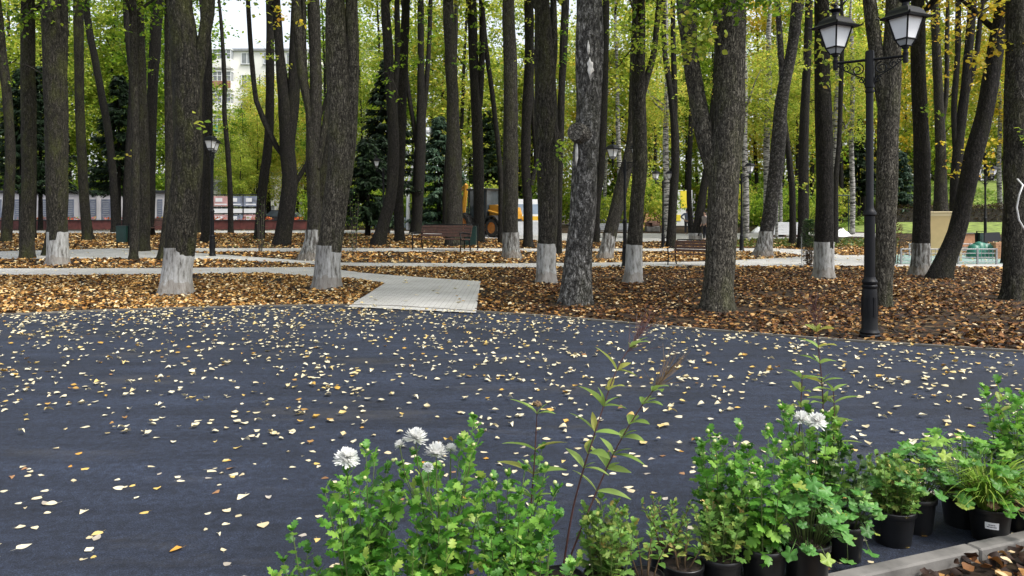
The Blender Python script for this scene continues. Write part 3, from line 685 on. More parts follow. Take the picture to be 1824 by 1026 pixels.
T[13] = tree('short thin dark trunk behind the thickest forked trunk, by the red planter wall', (353, 415, 13), [(358, 360, 12), (363, 300, 11), (362, 150, 9)], bark='lindenD', crown=None, name='tree')
T[14] = tree('very thin wavy black trunk in front of the pale apartment block', (411, 416, 10), [(411, 340, 9), (408, 268, 9), (403, 200, 8), (404, 146, 8), (400, 50, 6), (396, 0, 5)], bark='lindenD', crown=None, name='tree')
T[15] = tree('plain trunk in front of the red planter, just left of the curved many-stemmed tree', (461, 427, 19), [(467, 330, 17), (476, 243, 16), (476, 97, 15), (474, 0, 14)], bark='lindenD')
T[16] = tree('leaning dark tree with a thin limb sweeping out left like a bow', (502, 437, 30), [(511, 380, 30), (517, 330, 28), (513, 268, 27), (512, 215, 28), (500, 100, 17), (494, 0, 14)],
     [[(512, 285, 11), (493, 262, 10), (470, 215, 10), (456, 180, 9), (447, 97, 9), (441, 0, 8)], [(516, 250, 20), (523, 180, 22), (525, 97, 20), (529, 0, 18)], [(516, 345, 9), (533, 315, 9), (546, 292, 8)]], bark='lindenD')
T[17] = tree('tree with several upright stems and worn whitewashed foot left of the bow-bent trunk', (552, 464, 34), [(560, 409, 27), (558, 341, 22), (556, 268, 24), (552, 200, 17), (538, 130, 17), (527, 0, 16)],
     [[(558, 270, 20), (562, 200, 22), (561, 110, 22), (557, 0, 22)], [(565, 300, 12), (575, 240, 11), (588, 160, 9), (596, 110, 8)], [(545, 160, 9), (541, 80, 9), (540, 0, 9)]], 409, 'linden', worn=True)
T[18] = tree('thick trunk bent like a bow with a bright whitewashed foot beside the paving stub', (582, 513, 48), [(584, 470, 43), (588, 437, 43), (597, 370, 43), (607, 292, 42), (606, 195, 41), (603, 97, 38), (601, 0, 32)],
     [[(617, 330, 20), (626, 250, 20), (629, 146, 22), (628, 0, 22)]], 437, 'lindenL', flare=.12)
T[19] = tree('dark mossy stem crowding just behind the bent whitewashed trunk', (567, 450, 20), [(572, 380, 22), (577, 320, 22), (584, 260, 14), (590, 180, 9)], bark='mossbark', crown=None)
# --- middle
T[20] = tree('dark trunk leaning strongly right, first of the close group left of the middle bench', (673, 437, 25), [(685, 390, 22), (697, 341, 21), (700, 240, 20), (692, 130, 19), (683, 0, 16)], [[(697, 240, 11), (705, 100, 10), (704, 0, 10)]], bark='lindenD', name='tree')
T[21] = tree('dark upright trunk on the right of the close group left of the middle bench', (712, 430, 18), [(711, 360, 17), (714, 292, 17), (718, 146, 17), (726, 0, 14)], bark='lindenD', name='tree')
T[22] = tree('ivy green dark trunk splitting in two beside the white street lamp mast', (741, 417, 19), [(744, 350, 20), (746, 292, 21), (749, 195, 17), (748, 97, 12), (747, 0, 12)], [[(752, 220, 9), (758, 150, 9), (763, 60, 8), (764, 0, 8)], [(742, 260, 9), (734, 210, 8), (727, 170, 8)]], bark='lindenD', name='tree')
T[23] = tree('thick grey trunk rising right behind the middle bench', (808, 438, 32), [(808, 380, 31), (807, 290, 28), (806, 195, 22), (802, 97, 21), (797, 0, 20)], bark='linden')
T[24] = tree('dark trunk close behind the thick grey one by the middle bench', (796, 420, 17), [(796, 350, 17), (800, 270, 14), (806, 150, 10)], bark='lindenD', crown=None, name='tree')
T[25] = tree('dark trunk with a twin top in front of the yellow loader', (853, 432, 20), [(853, 340, 19), (851, 250, 19), (849, 195, 19), (843, 97, 17), (841, 0, 16)], [[(854, 190, 11), (859, 90, 11), (858, 0, 10)]], bark='lindenD', name='tree')
T[26] = tree('thin trunk curving up to the left between the loader cab and the van', (892, 434, 10), [(892, 340, 9), (889, 280, 9), (877, 170, 9), (864, 73, 9), (858, 0, 9)], bark='lindenD', name='tree', crown=None)
T[27] = tree('grey trunk with a faint worn whitewashed foot in front of the van', (912, 461, 33), [(909, 414, 28), (909, 292, 27), (909, 146, 25), (906, 0, 21)], ww=414, worn=True, bark='linden')
T[28] = tree('dark twin trunk without whitewash dividing the van in two', (940, 442, 18), [(940, 370, 16), (936, 292, 17), (939, 190, 18), (943, 110, 17), (941, 0, 16)], [[(946, 330, 10), (955, 290, 8), (950, 220, 8)]], bark='lindenD', name='tree')
T[29] = tree('upright trunk with a clean whitewashed foot just left of the scarred birch', (972, 503, 36), [(974, 434, 33), (976, 360, 36), (975, 292, 38), (973, 200, 40), (971, 120, 37), (966, 0, 27)], [[(980, 150, 16), (986, 90, 14), (986, 0, 12)]], 434, 'linden', flare=.12)
T[30] = tree('thin dark trunk showing between the whitewashed trunk and the scarred birch', (995, 453, 11), [(996, 350, 12), (999, 220, 13), (1001, 146, 13), (1007, 0, 14)], bark='lindenD', crown='YG', name='tree')
T[31] = tree('rough old birch with a white torn scar high up and a sawn branch stub', (1025, 541, 60), [(1028, 500, 54), (1033, 440, 48), (1038, 380, 46), (1041, 292, 44), (1046, 195, 43), (1043, 97, 44), (1044, 0, 37)], [[(1057, 290, 14), (1062, 180, 15), (1066, 80, 14), (1064, 0, 12)]], bark='birchN', flare=.12, name='birch_tree')
T[32] = tree('slim dark trunk just right of the scarred birch', (1061, 432, 13), [(1063, 360, 13), (1070, 292, 14), (1075, 146, 14), (1077, 0, 12)], bark='lindenD', name='tree')
T[33] = tree('trunk leaning right with a pale worn foot beside the middle twin lamp', (1077, 462, 27), [(1088, 410, 24), (1102, 351, 23), (1115, 300, 22), (1124, 260, 18), (1128, 195, 16), (1130, 110, 14)], ww=415, worn=True, bark='linden', crown=None)
T[34] = tree('upright forked trunk with a whitewashed foot right of the twin lamp in the middle', (1127, 503, 31), [(1130, 437, 27), (1135, 360, 25), (1140, 292, 25), (1138, 146, 25), (1138, 0, 22)], [[(1145, 170, 11), (1155, 130, 12), (1165, 97, 11), (1172, 40, 10), (1176, 0, 9)]], 436, 'linden')
T[35] = tree('dark trunk opening into two upright stems left of the second bench', (1195, 441, 17), [(1199, 360, 15), (1203, 292, 15), (1201, 220, 14), (1193, 150, 11), (1184, 90, 9), (1182, 0, 8)], [[(1202, 230, 11), (1202, 150, 11), (1200, 60, 9), (1200, 0, 8)]], bark='lindenD', name='tree')
T[36] = tree('dark trunk leaning right with a square of whitewash near the two people', (1239, 427, 18), [(1245, 390, 16), (1252, 340, 14), (1260, 290, 12), (1268, 200, 10)], ww=415, bark='lindenD', crown=None, name='tree')
T[37] = tree('very thick fissured linden without whitewash, forked low, at the edge of the asphalt', (1278, 552, 62), [(1280, 510, 54), (1284, 438, 52), (1289, 340, 54), (1293, 270, 56), (1299, 195, 54), (1301, 90, 54), (1301, 0, 54)],
     [[(1283, 330, 34), (1268, 275, 34), (1254, 215, 32), (1243, 146, 31), (1232, 60, 28), (1225, 0, 26)]], bark='lindenL', flare=.1)
T[38] = tree('dark trunk leaning far right with whitewash down its right side', (1358, 457, 34), [(1364, 420, 25), (1374, 365, 23), (1383, 300, 25), (1388, 250, 25), (1395, 170, 22), (1411, 97, 19), (1424, 0, 21)], [[(1394, 190, 11), (1395, 120, 10), (1392, 60, 10), (1389, 0, 9)]], ww=412, worn=True, bark='birchD', name='birch_tree')
T[39] = tree('straight dark trunk behind the young green shrub', (1430, 441, 20), [(1430, 340, 18), (1430, 243, 17), (1434, 97, 14), (1436, 0, 13)], bark='lindenD', name='tree')
T[40] = tree('thin pale sided trunk left of the young green shrub', (1412, 435, 13), [(1411, 341, 11), (1401, 243, 9), (1396, 200, 8)], bark='lindenD', crown=None, name='tree')
T[41] = tree('straight trunk with a tall clean whitewashed foot right of the young green shrub', (1468, 495, 33), [(1468, 431, 31), (1468, 292, 29), (1463, 146, 27), (1460, 0, 23)], ww=431, bark='lindenD')
T[42] = tree('thin trunk peeking out on the right of the tall clean whitewashed foot', (1487, 434, 12), [(1489, 330, 10), (1496, 243, 8), (1500, 146, 8), (1503, 60, 7)], bark='lindenD', crown=None, name='tree')
T[43] = tree('thick pale grey linden standing directly behind the big lamp post, forked above', (1572, 546, 31), [(1572, 490, 30), (1574, 438, 33), (1574, 292, 35), (1575, 180, 36), (1578, 97, 29), (1581, 0, 26)], [[(1568, 190, 24), (1556, 120, 24), (1547, 49, 23), (1542, 0, 22)]], bark='lindenL', flare=.1)
T[44] = tree('dark straight trunk with patchy whitewash left of the tan panel', (1639, 490, 33), [(1640, 431, 29), (1642, 292, 27), (1635, 146, 25), (1632, 0, 22)], ww=433, worn=True, bark='lindenD')
T[45] = tree('smooth dark trunk leaning strongly to the right in front of the tan panel', (1672, 497, 37), [(1688, 455, 32), (1703, 414, 29), (1720, 340, 29), (1732, 280, 30), (1751, 195, 27), (1766, 97, 26), (1782, 0, 24)], bark='lindenD', crown='Y')
T[46] = tree('upright trunk with yellow leaf sprays behind the tan panel', (1677, 432, 25), [(1677, 365, 24), (1679, 280, 18), (1678, 195, 16), (1674, 0, 13)], [[(1676, 250, 9), (1692, 170, 8), (1697, 60, 8)]], bark='linden', crown='Y', name='tree')
T[47] = tree('tree with several thin upright stems left of the leaning dark trunk on the right', (1700, 440, 22), [(1702, 340, 20), (1705, 270, 18), (1713, 195, 16), (1722, 97, 14), (1728, 0, 13)], [[(1703, 290, 10), (1698, 200, 10), (1704, 100, 10), (1705, 0, 9)], [(1716, 180, 9), (1735, 110, 9), (1745, 20, 8)]], bark='lindenD', crown='Y', name='tree')
T[48] = tree('thick dark trunk at the right edge with a white cable hanging on it', (1806, 533, 40), [(1806, 480, 36), (1807, 400, 36), (1808, 292, 36), (1810, 146, 33), (1812, 0, 30)], bark='linden', crown='Y')
T[49] = tree('slimmer dark trunk hugging the left of the thick trunk at the right edge', (1792, 470, 16), [(1794, 380, 17), (1797, 195, 18), (1797, 0, 16)], bark='lindenD', crown='Y', name='tree')
T[50] = tree('dark trunk seen between the two leftmost mossy trunks, far back', (57, 425, 12), [(58, 330, 13), (56, 200, 13), (54, 0, 13)], bark='lindenD', crown='G', name='tree')
T[51] = tree('dark stump like trunk half hidden behind the left whitewashed trunk', (82, 456, 14), [(88, 420, 12), (92, 380, 11), (93, 250, 10), (92, 90, 8)], bark='mossbark', crown=None)
T[52] = tree('thin dark trunk between the big forked linden and the second bench', (1232, 420, 9), [(1228, 340, 9), (1232, 240, 9), (1240, 90, 9), (1243, 0, 9)], bark='lindenD', crown='YG', name='tree')
# birches further back
for nm, q in {'white birch stem left of the far twin lamp': (1187, 425, 11), 'white birch stem behind the single lantern in the distance': (1329, 428, 11), 'white birch stem left of the dark trunk that leans far right': (1364, 422, 12),
              'thin white birch stem beside the white wrapped stack': (1391, 421, 6), 'white birch stem right behind the tall clean whitewashed trunk': (1484, 420, 9), 'white birch stem standing by the metal frame': (1518, 418, 9), 'slim grey birch stem behind the white wrapped stack': (1383, 424, 5)}.items():
    x, y, w = q; tree('far '+nm, (x, y, w), [(x+1, 340, w), (x-1, 250, w*.95), (x+2, 150, w*.85), (x, 60, w*.7)], bark='birch', crown='YG', name='birch_tree', low_crown=6, cs=.8)
# details on the near trunks
t, b, k, main = T[31]
def on_trunk(outline, name, m, bulge=.012):
    mb = MB(); vs = []; cx = sum(p[0] for p in outline)/len(outline); cy = sum(p[1] for p in outline)/len(outline)
    def axis(py):
        z = EYE-(py-HY)*k-b.z
        for u in range(len(main)-1):
            if main[u][2] <= z <= main[u+1][2]:
                f = (z-main[u][2])/(main[u+1][2]-main[u][2]); return [main[u][w]*(1-f)+main[u+1][w]*f for w in range(4)]
        return main[-1]
    def pt(px, py, o=0):
        a = axis(py); X = (px-CX)*k-b.x; dx = min(abs(X-a[0]), a[3]*.97); return (X, a[1]-math.sqrt(a[3]**2*1.12-dx*dx)-bulge-o, EYE-(py-HY)*k-b.z)
    n = len(outline); rings = [(1.0, -bulge*3), (.95, .0), (.5, .006)]
    for s, o in rings: vs += [pt(cx+(p[0]-cx)*s, cy+(p[1]-cy)*s, o) for p in outline]
    vs.append(pt(cx, cy, .008)); fs = []
    for r in range(2): fs += [(r*n+i, r*n+(i+1) % n, (r+1)*n+(i+1) % n, (r+1)*n+i) for i in range(n)]
    fs += [(2*n+i, 2*n+(i+1) % n, 3*n) for i in range(n)]
    mb.add(vs, fs).build(name, m, t, True)
on_trunk([(1046, 110), (1048, 118), (1052, 120), (1052, 129), (1054, 134), (1049, 139), (1046, 150), (1044, 140), (1042, 134), (1043, 128), (1041, 121), (1044, 117)], 'bark_scar', M['scar'])
on_trunk([(1043, 82), (1046, 92), (1046, 103), (1043, 108), (1041, 98)], 'bark_scar', M['scar'])
on_trunk([(1024, 252), (1027, 262), (1027, 285), (1024, 300), (1022, 280)], 'bark_scar', M['scar'])
a0 = Vector(((1024-CX)*k-b.x, main[4][1]-.3, EYE-(240-HY)*k-b.z))
mb = MB(); d = Vector((-.55, -.8, .12)).normalized(); s0 = Vector(((1042-CX)*k-b.x, main[4][1]-.05, EYE-(244-HY)*k-b.z)); mb.tube([s0, s0+d*.22, s0+d*.36, s0+d*.4], [.24, .2, .175, .165], 14); mb.build('branch_stub', M['burl'], t, R(40))
# leaf sprays that hang into the picture on the near trees
spray(T[37], 1268, 22, 150, 55, 620, .1, 'leafG', -.75, 1); spray(T[37], 1222, 85, 50, 70, 200, .1, 'leafYG', -.6, 2); spray(T[37], 1240, 8, 60, 60, 90, .09, 'leafYG', -.6, 9)
spray(T[34], 1150, 75, 75, 110, 320, .1, 'leafYG', -.5, 3); spray(T[34], 1112, 40, 60, 60, 70, .1, 'leafG', -.4, 4)
spray(T[29], 1001, 268, 26, 46, 60, .1, 'leafG', -.25, 5); spray(T[29], 950, 300, 12, 70, 26, .08, 'leafG', -.2, 6)
spray(T[46], 1690, 280, 60, 70, 130, .15, 'leafY', -.4, 7); spray(T[45], 1700, 50, 90, 90, 150, .1, 'leafY', .3, 8); spray(T[45], 1757, 280, 70, 60, 150, .11, 'leafY', .5, 12)
spray(T[8], 236, 280, 28, 14, 16, .17, 'leafYG', -.4, 10, False); spray(T[17], 525, 60, 60, 90, 40, .14, 'leafY', -.4, 11, False); spray(T[16], 498, 105, 60, 40, 30, .14, 'leafYG', -.5, 13, False)
spray(T[38], 1430, 334, 26, 8, 22, .13, 'leafYG', -.3, 14, False); spray(T[48], 1815, 250, 26, 60, 26, .1, 'leafG', -.4, 15); spray(T[44], 1642, 205, 40, 24, 28, .11, 'leafG', -.35, 16, False)
spray(T[15], 478, 120, 110, 120, 46, .15, 'leafYG', -.6, 31); spray(T[14], 400, 190, 50, 150, 26, .15, 'leafYG', -.4, 32); spray(T[17], 575, 150, 60, 150, 50, .13, 'leafYG', .5, 33, False); spray(T[2], 40, 30, 70, 60, 40, .13, 'leafG', -.5, 34); spray(T[7], 250, 40, 60, 90, 50, .13, 'leafG', -.5, 35); spray(T[32], 1090, 40, 60, 100, 70, .12, 'leafYG', -.5, 36); spray(T[4], 148, 70, 80, 120, 60, .13, 'leafG', -.6, 41); spray(T[9], 280, 110, 60, 130, 60, .13, 'leafG', -.6, 42); spray(T[28], 940, 60, 70, 110, 110, .15, 'leafYG', -.6, 43); spray(T[30], 1005, 70, 50, 120, 70, .13, 'leafG', -.5, 44); spray(T[35], 1190, 150, 70, 90, 110, .14, 'leafYG', -.5, 45); spray(T[39], 1432, 90, 70, 110, 90, .14, 'leafYG', -.5, 46); spray(T[41], 1490, 50, 60, 90, 80, .11, 'leafYG', -.5, 47); spray(T[47], 1720, 110, 90, 140, 150, .13, 'leafY', -.5, 48); spray(T[48], 1788, 60, 60, 120, 110, .11, 'leafY', .4, 49); spray(T[1], 8, 90, 60, 140, 50, .13, 'leafG', -.5, 50); spray(T[22], 765, 60, 70, 110, 110, .15, 'leafG', -.5, 51); spray(T[20], 690, 120, 70, 140, 110, .15, 'leafG', -.5, 52)
spray(T[27], 925, 122, 20, 10, 10, .12, 'leafYG', -.4, 17, False); spray(T[11], 372, 225, 14, 12, 10, .12, 'leafYG', -.4, 18, False); spray(T[23], 806, 60, 60, 120, 60, .13, 'leafG', -.4, 19)
spray(T[25], 880, 70, 80, 130, 170, .17, 'leafG', -.6, 20); spray(T[21], 730, 60, 90, 120, 150, .16, 'leafG', -.6, 21); spray(T[3], 60, 60, 110, 120, 60, .13, 'leafG', -.6, 22); spray(T[43], 1480, 90, 60, 110, 60, .1, 'leafYG', .6, 23, False)

# --- the wood behind: copies of a few whole trees
def make_bg(kind, seed, H, z0, dens, rx=3.3):
    t = thing('tree', '', 'tree'); rs = random.Random(seed)
    pts = [(0, 0, -.2, .21), (0, 0, 0, .2)]; x = y = 0
    for j in range(1, 7): x += rs.uniform(-.22, .22); y += rs.uniform(-.22, .22); pts.append((x, y, H*j/6, .2*(1-.13*j)))
    V, g, _ = trunk_arrays(pts, seed, 8, .7, .06, .15); link('trunk', np_mesh('trunk', V, g, M['birch' if kind == 'B' else 'lindenD'], True), t)
    for j in range(4):
        a = rs.uniform(0, 6.28); q = pts[2+j]; V, g, _ = trunk_arrays(limb_from(q[:3], (math.cos(a), math.sin(a), .8), 2.6, .07, seed*5+j), seed+j, 6, .5, .05); link('limb', np_mesh('limb', V, g, M['lindenD'], True), t)
    mk = {'G': 'leafG', 'YG': 'leafYG', 'Y': 'leafY', 'B': 'leafYG'}[kind]
    link('crown', crown_mesh(M[mk], dens, rx, (H-z0)/2+.4, 90, .26, seed+50, sig=.74), t, (x*.5, y*.5, z0)); return t
BGL = {'G': 'dark trunked tree with a green crown in the wood behind', 'YG': 'slim tree with a yellow green crown in the wood behind', 'Y': 'tree with a golden autumn crown in the wood behind', 'B': 'white stemmed birch with thin yellow green leaves in the wood behind'}
BG = {('G', 0): make_bg('G', 21, 20, 3.2, 7600), ('G', 1): make_bg('G', 22, 24, 4.5, 7600), ('YG', 0): make_bg('YG', 23, 20, 3.6, 7200), ('YG', 1): make_bg('YG', 24, 25, 5, 7200), ('YG', 2): make_bg('YG', 25, 17, 2.6, 6400), ('Y', 0): make_bg('Y', 26, 18, 3.4, 6400), ('Y', 1): make_bg('Y', 27, 21, 4, 6400), ('B', 0): make_bg('B', 28, 22, 5.5, 5400)}
used = set()
def bg(px, Y, kind, j, s, group='trees of the wood behind'):
    p = gz(px, Y); key = (kind, j)
    rz = random.uniform(0, 6.28)
    if key not in used: o = BG[key]; used.add(key); o.location = p; o.rotation_euler = (0, 0, rz); o.scale = (s,)*3
    else: o = copy_tree(BG[key], None, p, rz, s)
    tag(o, BGL[kind], 'tree', group+(': '+{'G': 'green', 'YG': 'yellow green', 'Y': 'golden', 'B': 'birches'}[kind])); return o
rb = random.Random(5)
def zone(p0, p1, n, y0, y1, kinds, s0=.85, s1=1.15):
    for q in range(n):
        px = p0+(p1-p0)*(q+rb.uniform(.1, .9))/n; kd_ = rb.choice(kinds); nj = len([1 for a in BG if a[0] == kd_]); bg(px, rb.uniform(y0, y1), kd_, rb.randrange(nj), rb.uniform(s0, s1))
zone(-60, 350, 15, 66, 92, ['G', 'YG', 'YG']); zone(-60, 330, 7, 62, 66, ['G', 'YG'])
zone(570, 1000, 17, 58, 92, ['G', 'YG', 'YG', 'YG']); zone(1000, 1500, 24, 56, 94, ['YG', 'YG', 'YG', 'G', 'Y', 'B']); zone(1000, 1500, 6, 96, 112, ['YG', 'G'], 1, 1.2)
zone(1500, 1980, 19, 60, 94, ['YG', 'Y', 'YG', 'Y', 'B']); zone(620, 1000, 5, 95, 110, ['YG', 'G'], .9, 1.2); zone(1480, 1950, 5, 96, 112, ['YG', 'Y'], 1, 1.2)
for px, Y, kd_, s in ((442, 84, 'YG', .8), (466, 78, 'YG', .8), (548, 80, 'YG', .95), (505, 74, 'YG', .45), (530, 86, 'Y', 1.0), (418, 88, 'YG', .45), (482, 70, 'YG', .7), (520, 68, 'YG', .72), (455, 66, 'YG', .5), (398, 92, 'YG', .72), (432, 72, 'G', .6), (412, 64, 'YG', .42), (478, 92, 'YG', .95), (425, 60, 'YG', .38), (452, 96, 'YG', 1.0)): bg(px, Y, kd_, 0, s)
# bushes under the wood
bush_me = [crown_mesh(M['leafG'], 1800, 1.3, 1.1, 26, .14, 71, sig=.35), crown_mesh(M['leafYG'], 1800, 1.3, 1.1, 26, .14, 72, sig=.35)]
bp = None
def bush(px, Y, kind, s, sz=1.0):
    global bp
    p = gz(px, Y)
    if bp is None:
        bp = thing('bush', 'leafy bush in the undergrowth of the wood behind', 'bush', p, 0, 'bushes under the wood'); link('foliage', bush_me[kind], bp)
        for a in range(5): MB().tube([(0, 0, -.1), (.25*math.cos(a*1.3), .25*math.sin(a*1.3), .6), (.6*math.cos(a*1.3), .6*math.sin(a*1.3), 1.3)], [.03, .02, .01], 5).build('stem', M['twig'], bp)
        o = bp
    else:
        o = copy_tree(bp, None, p, rb.uniform(0, 6.28))
        for c in o.children:
            if c.name.startswith('foliage'): c.data = bush_me[kind]
    o.scale = (s, s, s*sz); return o
for q in range(34):
    px = 560+q*28+rb.uniform(-12, 12)
    if 915 < px < 1000 or 1190 < px < 1270: continue
    bush(px, rb.uniform(54, 66), rb.randrange(2), rb.uniform(.9, 1.5), rb.uniform(1, 1.6))
for q in range(38):
    px = 590+q*36+rb.uniform(-16, 16); bush(px, rb.uniform(78, 98), rb.randrange(2), rb.uniform(2.2, 3.2), rb.uniform(1.0, 1.5))
for q in range(12): bush(-40+q*32, rb.uniform(63, 66), 0, rb.uniform(1.2, 1.9), 1.4)
# spruces
def spruce_mesh(H, Rr, nb, m, seed, base=.5):
    r_ = np.random.default_rng(seed); P_, D_, N_ = [], [], []
    for q in range(nb):
        f = (q+.5)/nb; z = base+(H-base)*f**.9; L = Rr*(1-f)**.8*r_.uniform(.75, 1.1)+.15; a = r_.uniform(0, 6.283); ca, sa = math.cos(a), math.sin(a)
        n = int(26+100*L/Rr); t = r_.uniform(.1, 1, n)**.7; sd = r_.normal(0, .11+.14*L*.3, n)*(1.1-t*.6)
        P_.append(np.stack([ca*L*t-sa*sd, sa*L*t+ca*sd, z-.28*L*t+.22*L*t*t-np.abs(r_.normal(0, .1, n))], 1))
        ang = a+np.sign(sd)*r_.uniform(.2, 1.0, n); D_.append(np.stack([np.cos(ang), np.sin(ang), r_.uniform(-.9, -.1, n)], 1)); N_.append(np.stack([r_.normal(0, .4, n), r_.normal(0, .4, n), np.ones(n)], 1))
    p, d, nn = map(np.concatenate, (P_, D_, N_)); k = len(p)
    V, g = scatter([(-.06, 0, 0), (.06, 0, 0), (.03, 1, -.08), (-.03, 1, -.08)], [[(0, 1, 2, 3)]], p, frames(d, nn), np.stack([np.full(k, .85), r_.uniform(.16, .38, k), np.full(k, .4)], 1)); return np_mesh('crown', V, g, m)
SPM = {0: spruce_mesh(10, 1.9, 120, M['needle'], 1, 2.6), 1: spruce_mesh(11, 2.1, 130, M['needle'], 2, 2.8), 2: spruce_mesh(7, 1.9, 120, M['needleB'], 3), 3: spruce_mesh(5.5, 1.8, 100, M['needle'], 4, .9)}
def spruce(label, px, Y, j, s):
    t = thing('spruce_tree', label, 'spruce', gz(px, Y), rb.uniform(0, 6)); H = (10, 11, 7, 5.5)[j]
    V, g, _ = trunk_arrays([(0, 0, -.1, .16), (0, 0, H*.5, .09), (0, 0, H, .02)], px*.1, 8, 1, .05, .1); link('trunk', np_mesh('trunk', V, g, M['lindenD'], True), t)
    link('crown', SPM[j], t); t.scale = (s, s, s)
for q in (('dark spruce behind the leftmost slim trunks at the memorial wall', 38, 50, 1, 1.0), ('tall dark spruce between the second and third trunks from the left', 72, 52, 1, 1.05), 
          ('broad dark spruce behind the green bin on the left', 212, 47, 0, 1.0),  ('low dark spruce left of the close group of trunks in the middle', 655, 41, 3, 1.0), ('broad blue black spruce behind the close group of trunks in the middle', 690, 44, 1, .95),
          ('green spruce right of the white street lamp mast', 782, 52, 2, 1.15), ('blue green spruce behind the loader', 868, 62, 1, .9), ('blue green spruce behind the big lamp post on the right', 1605, 58, 2, .8), ('dark green spruce beyond the metal frame', 1530, 66, 0, .9), ('tall green spruce above the loader', 905, 74, 1, 1.0)): spruce(*q)
# ---------------------------------------------------------------- street lamps
def lantern(parent, x, y, z, yaw, s=1.0):
    f = MB(); c = math.pi/4; q2 = math.sqrt(2)
    def sq(h, zz): return [(h*math.cos(yaw+c+j*math.pi/2)*q2, h*math.sin(yaw+c+j*math.pi/2)*q2, zz) for j in range(4)]
    # stem and open basket
    f.lathe([(.034, -.1), (.04, -.06), (.028, -.05), (.028, -.01), (.045, 0), (.045, .02), (.03, .03)], 12)
    a, b, t = sq(.05, .03), sq(.088, .115), sq(.15, .40)
    for j in range(4): f.tube([a[j], b[j]], .009, 6); f.tube([b[j], t[j]], .012, 6); f.tube([b[j], b[(j+1) % 4]], .011, 6); f.tube([a[j], a[(j+1) % 4]], .009, 6); f.tube([t[j], t[(j+1) % 4]], .012, 6)
    o = f.build('lantern', M['black'], parent, R(40), (x, y, z)); o.scale = (s,)*3
    g = MB(); b2, t2 = sq(.084, .12), sq(.146, .398); g.add(b2+t2, [(j, (j+1) % 4, 4+(j+1) % 4, 4+j) for j in range(4)]+[(3, 2, 1, 0), (4, 5, 6, 7)]); g.build('glass', M['opal'], o)
    g = MB(); b2, t2 = sq(.046, .034), sq(.082, .11); g.add(b2+t2, [(j, (j+1) % 4, 4+(j+1) % 4, 4+j) for j in range(4)]); g.build('lower_pane', M['clear'], o)
    r = MB(); prof = [(.145, .395), (.215, .385), (.222, .41), (.18, .435), (.165, .455), (.15, .49), (.118, .525), (.07, .548), (.055, .555)]
    vs = []; fs = []
    for h, zz in prof: vs += sq(h, zz)
    for k in range(len(prof)-1): fs += [(k*4+j, k*4+(j+1) % 4, k*4+4+(j+1) % 4, k*4+4+j) for j in range(4)]
    fs += [(3, 2, 1, 0), tuple(range(len(vs)-4, len(vs)))]; r.add(vs, fs)
    for j in range(4): p = sq(.222, .40)[j]; r.tube([p, (p[0]*1.12, p[1]*1.12, .425)], [.016, .006], 6)
    r.build('lantern_roof', M['black'], o)
    fi = MB(); fi.lathe([(.055, .55), (.045, .57), (.045, .6), (.05, .605), (.085, .635), (.085, .645), (.04, .65), (.02, .665), (.018, .69), (.026, .705), (.012, .73), (.003, .76)], 12); fi.build('finial', M['black'], o, R(35)); return o
def scroll(mb, cx, cz, r, a0, turns, th=.009, sx=1):
    n = int(14*turns)+4; mb.tube([(cx+sx*r*(1-.75*i/n)*math.cos(a0+i/n*turns*6.283), 0, cz+r*(1-.75*i/n)*math.sin(a0+i/n*turns*6.283)) for i in range(n+1)], th, 6)
def lamp(label, loc, rz, H=3.87, two=True, s=1.0, lyaw=None, group='street lamps of the park'):
    t = thing('street_lamp', label, 'street lamp', loc, rz, group); k = H/3.87
    mb = MB(); mb.lathe([(.135, -.03), (.135, .035), (.122, .05), (.128, .075), (.112, .1), (.104, .12), (.1, .3), (.094, .62), (.088, .66), (.098, .675), (.098, .7), (.086, .715), (.1, .735), (.1, .76), (.078, .79), (.072, .82)], 24)
    for j in range(6):
        a = j*1.047+.3; mb.box((.1*math.cos(a), .1*math.sin(a), .42), (.012, .03, .26), Matrix.Rotation(a, 3, 'Z'))
    mb.build('pedestal', M['black'], t, R(35))
    mb = MB(); mb.lathe([(.07, .8), (.068, 1.64), (.084, 1.655), (.084, 1.69), (.07, 1.71), (.06, 1.73), (.05, 1.76), (.047, 3.3*k), (.06, 3.31*k), (.06, 3.335*k), (.05, 3.345*k), (.05, 3.365*k), (.06, 3.375*k), (.06, 3.41*k), (.056, H-.02), (.05, H), (.0, H+.012)], 18); mb.build('pole', M['black'], t, R(35))
    for sg in ((-1, 1) if two else (1,)):
        mb = MB(); zt = H-.12; mb.tube([(sg*.05, 0, zt), (sg*.43, 0, zt)], .019, 8)
        scroll(mb, sg*.15, zt-.12, .085, 1.6, 1.5, sx=sg); scroll(mb, sg*.29, zt-.085, .055, 1.6, 1.4, .008, sx=sg); scroll(mb, sg*.1, zt-.27, .05, .4, 1.3, .008, sx=sg); scroll(mb, sg*.36, zt-.05, .03, 1.6, 1.2, .007, sx=sg)
        mb.tube([(sg*.055, 0, zt-.34), (sg*.1, 0, zt-.24), (sg*.2, 0, zt-.18), (sg*.3, 0, zt-.12), (sg*.41, 0, zt-.03)], .009, 6)
        mb.lathe([(.03, -.09), (.034, -.06), (.03, .05)], 10, (sg*.43, 0, zt)); mb.build('arm', M['black'], t, R(40))
        lantern(t, sg*.43, 0, zt+.1, (lyaw or 0), 1.0)
    t.scale = (s,)*3; return t
def face(px, rz): return math.pi/4-math.atan2(px-CX, FP)-rz     # a corner of the lantern turned to the lens
L0 = P(1549, 601); L1 = lamp('big black twin lantern lamp post at the edge of the asphalt, nearest of all lamps', L0, R(-34), lyaw=face(1549, R(-34))+.1)
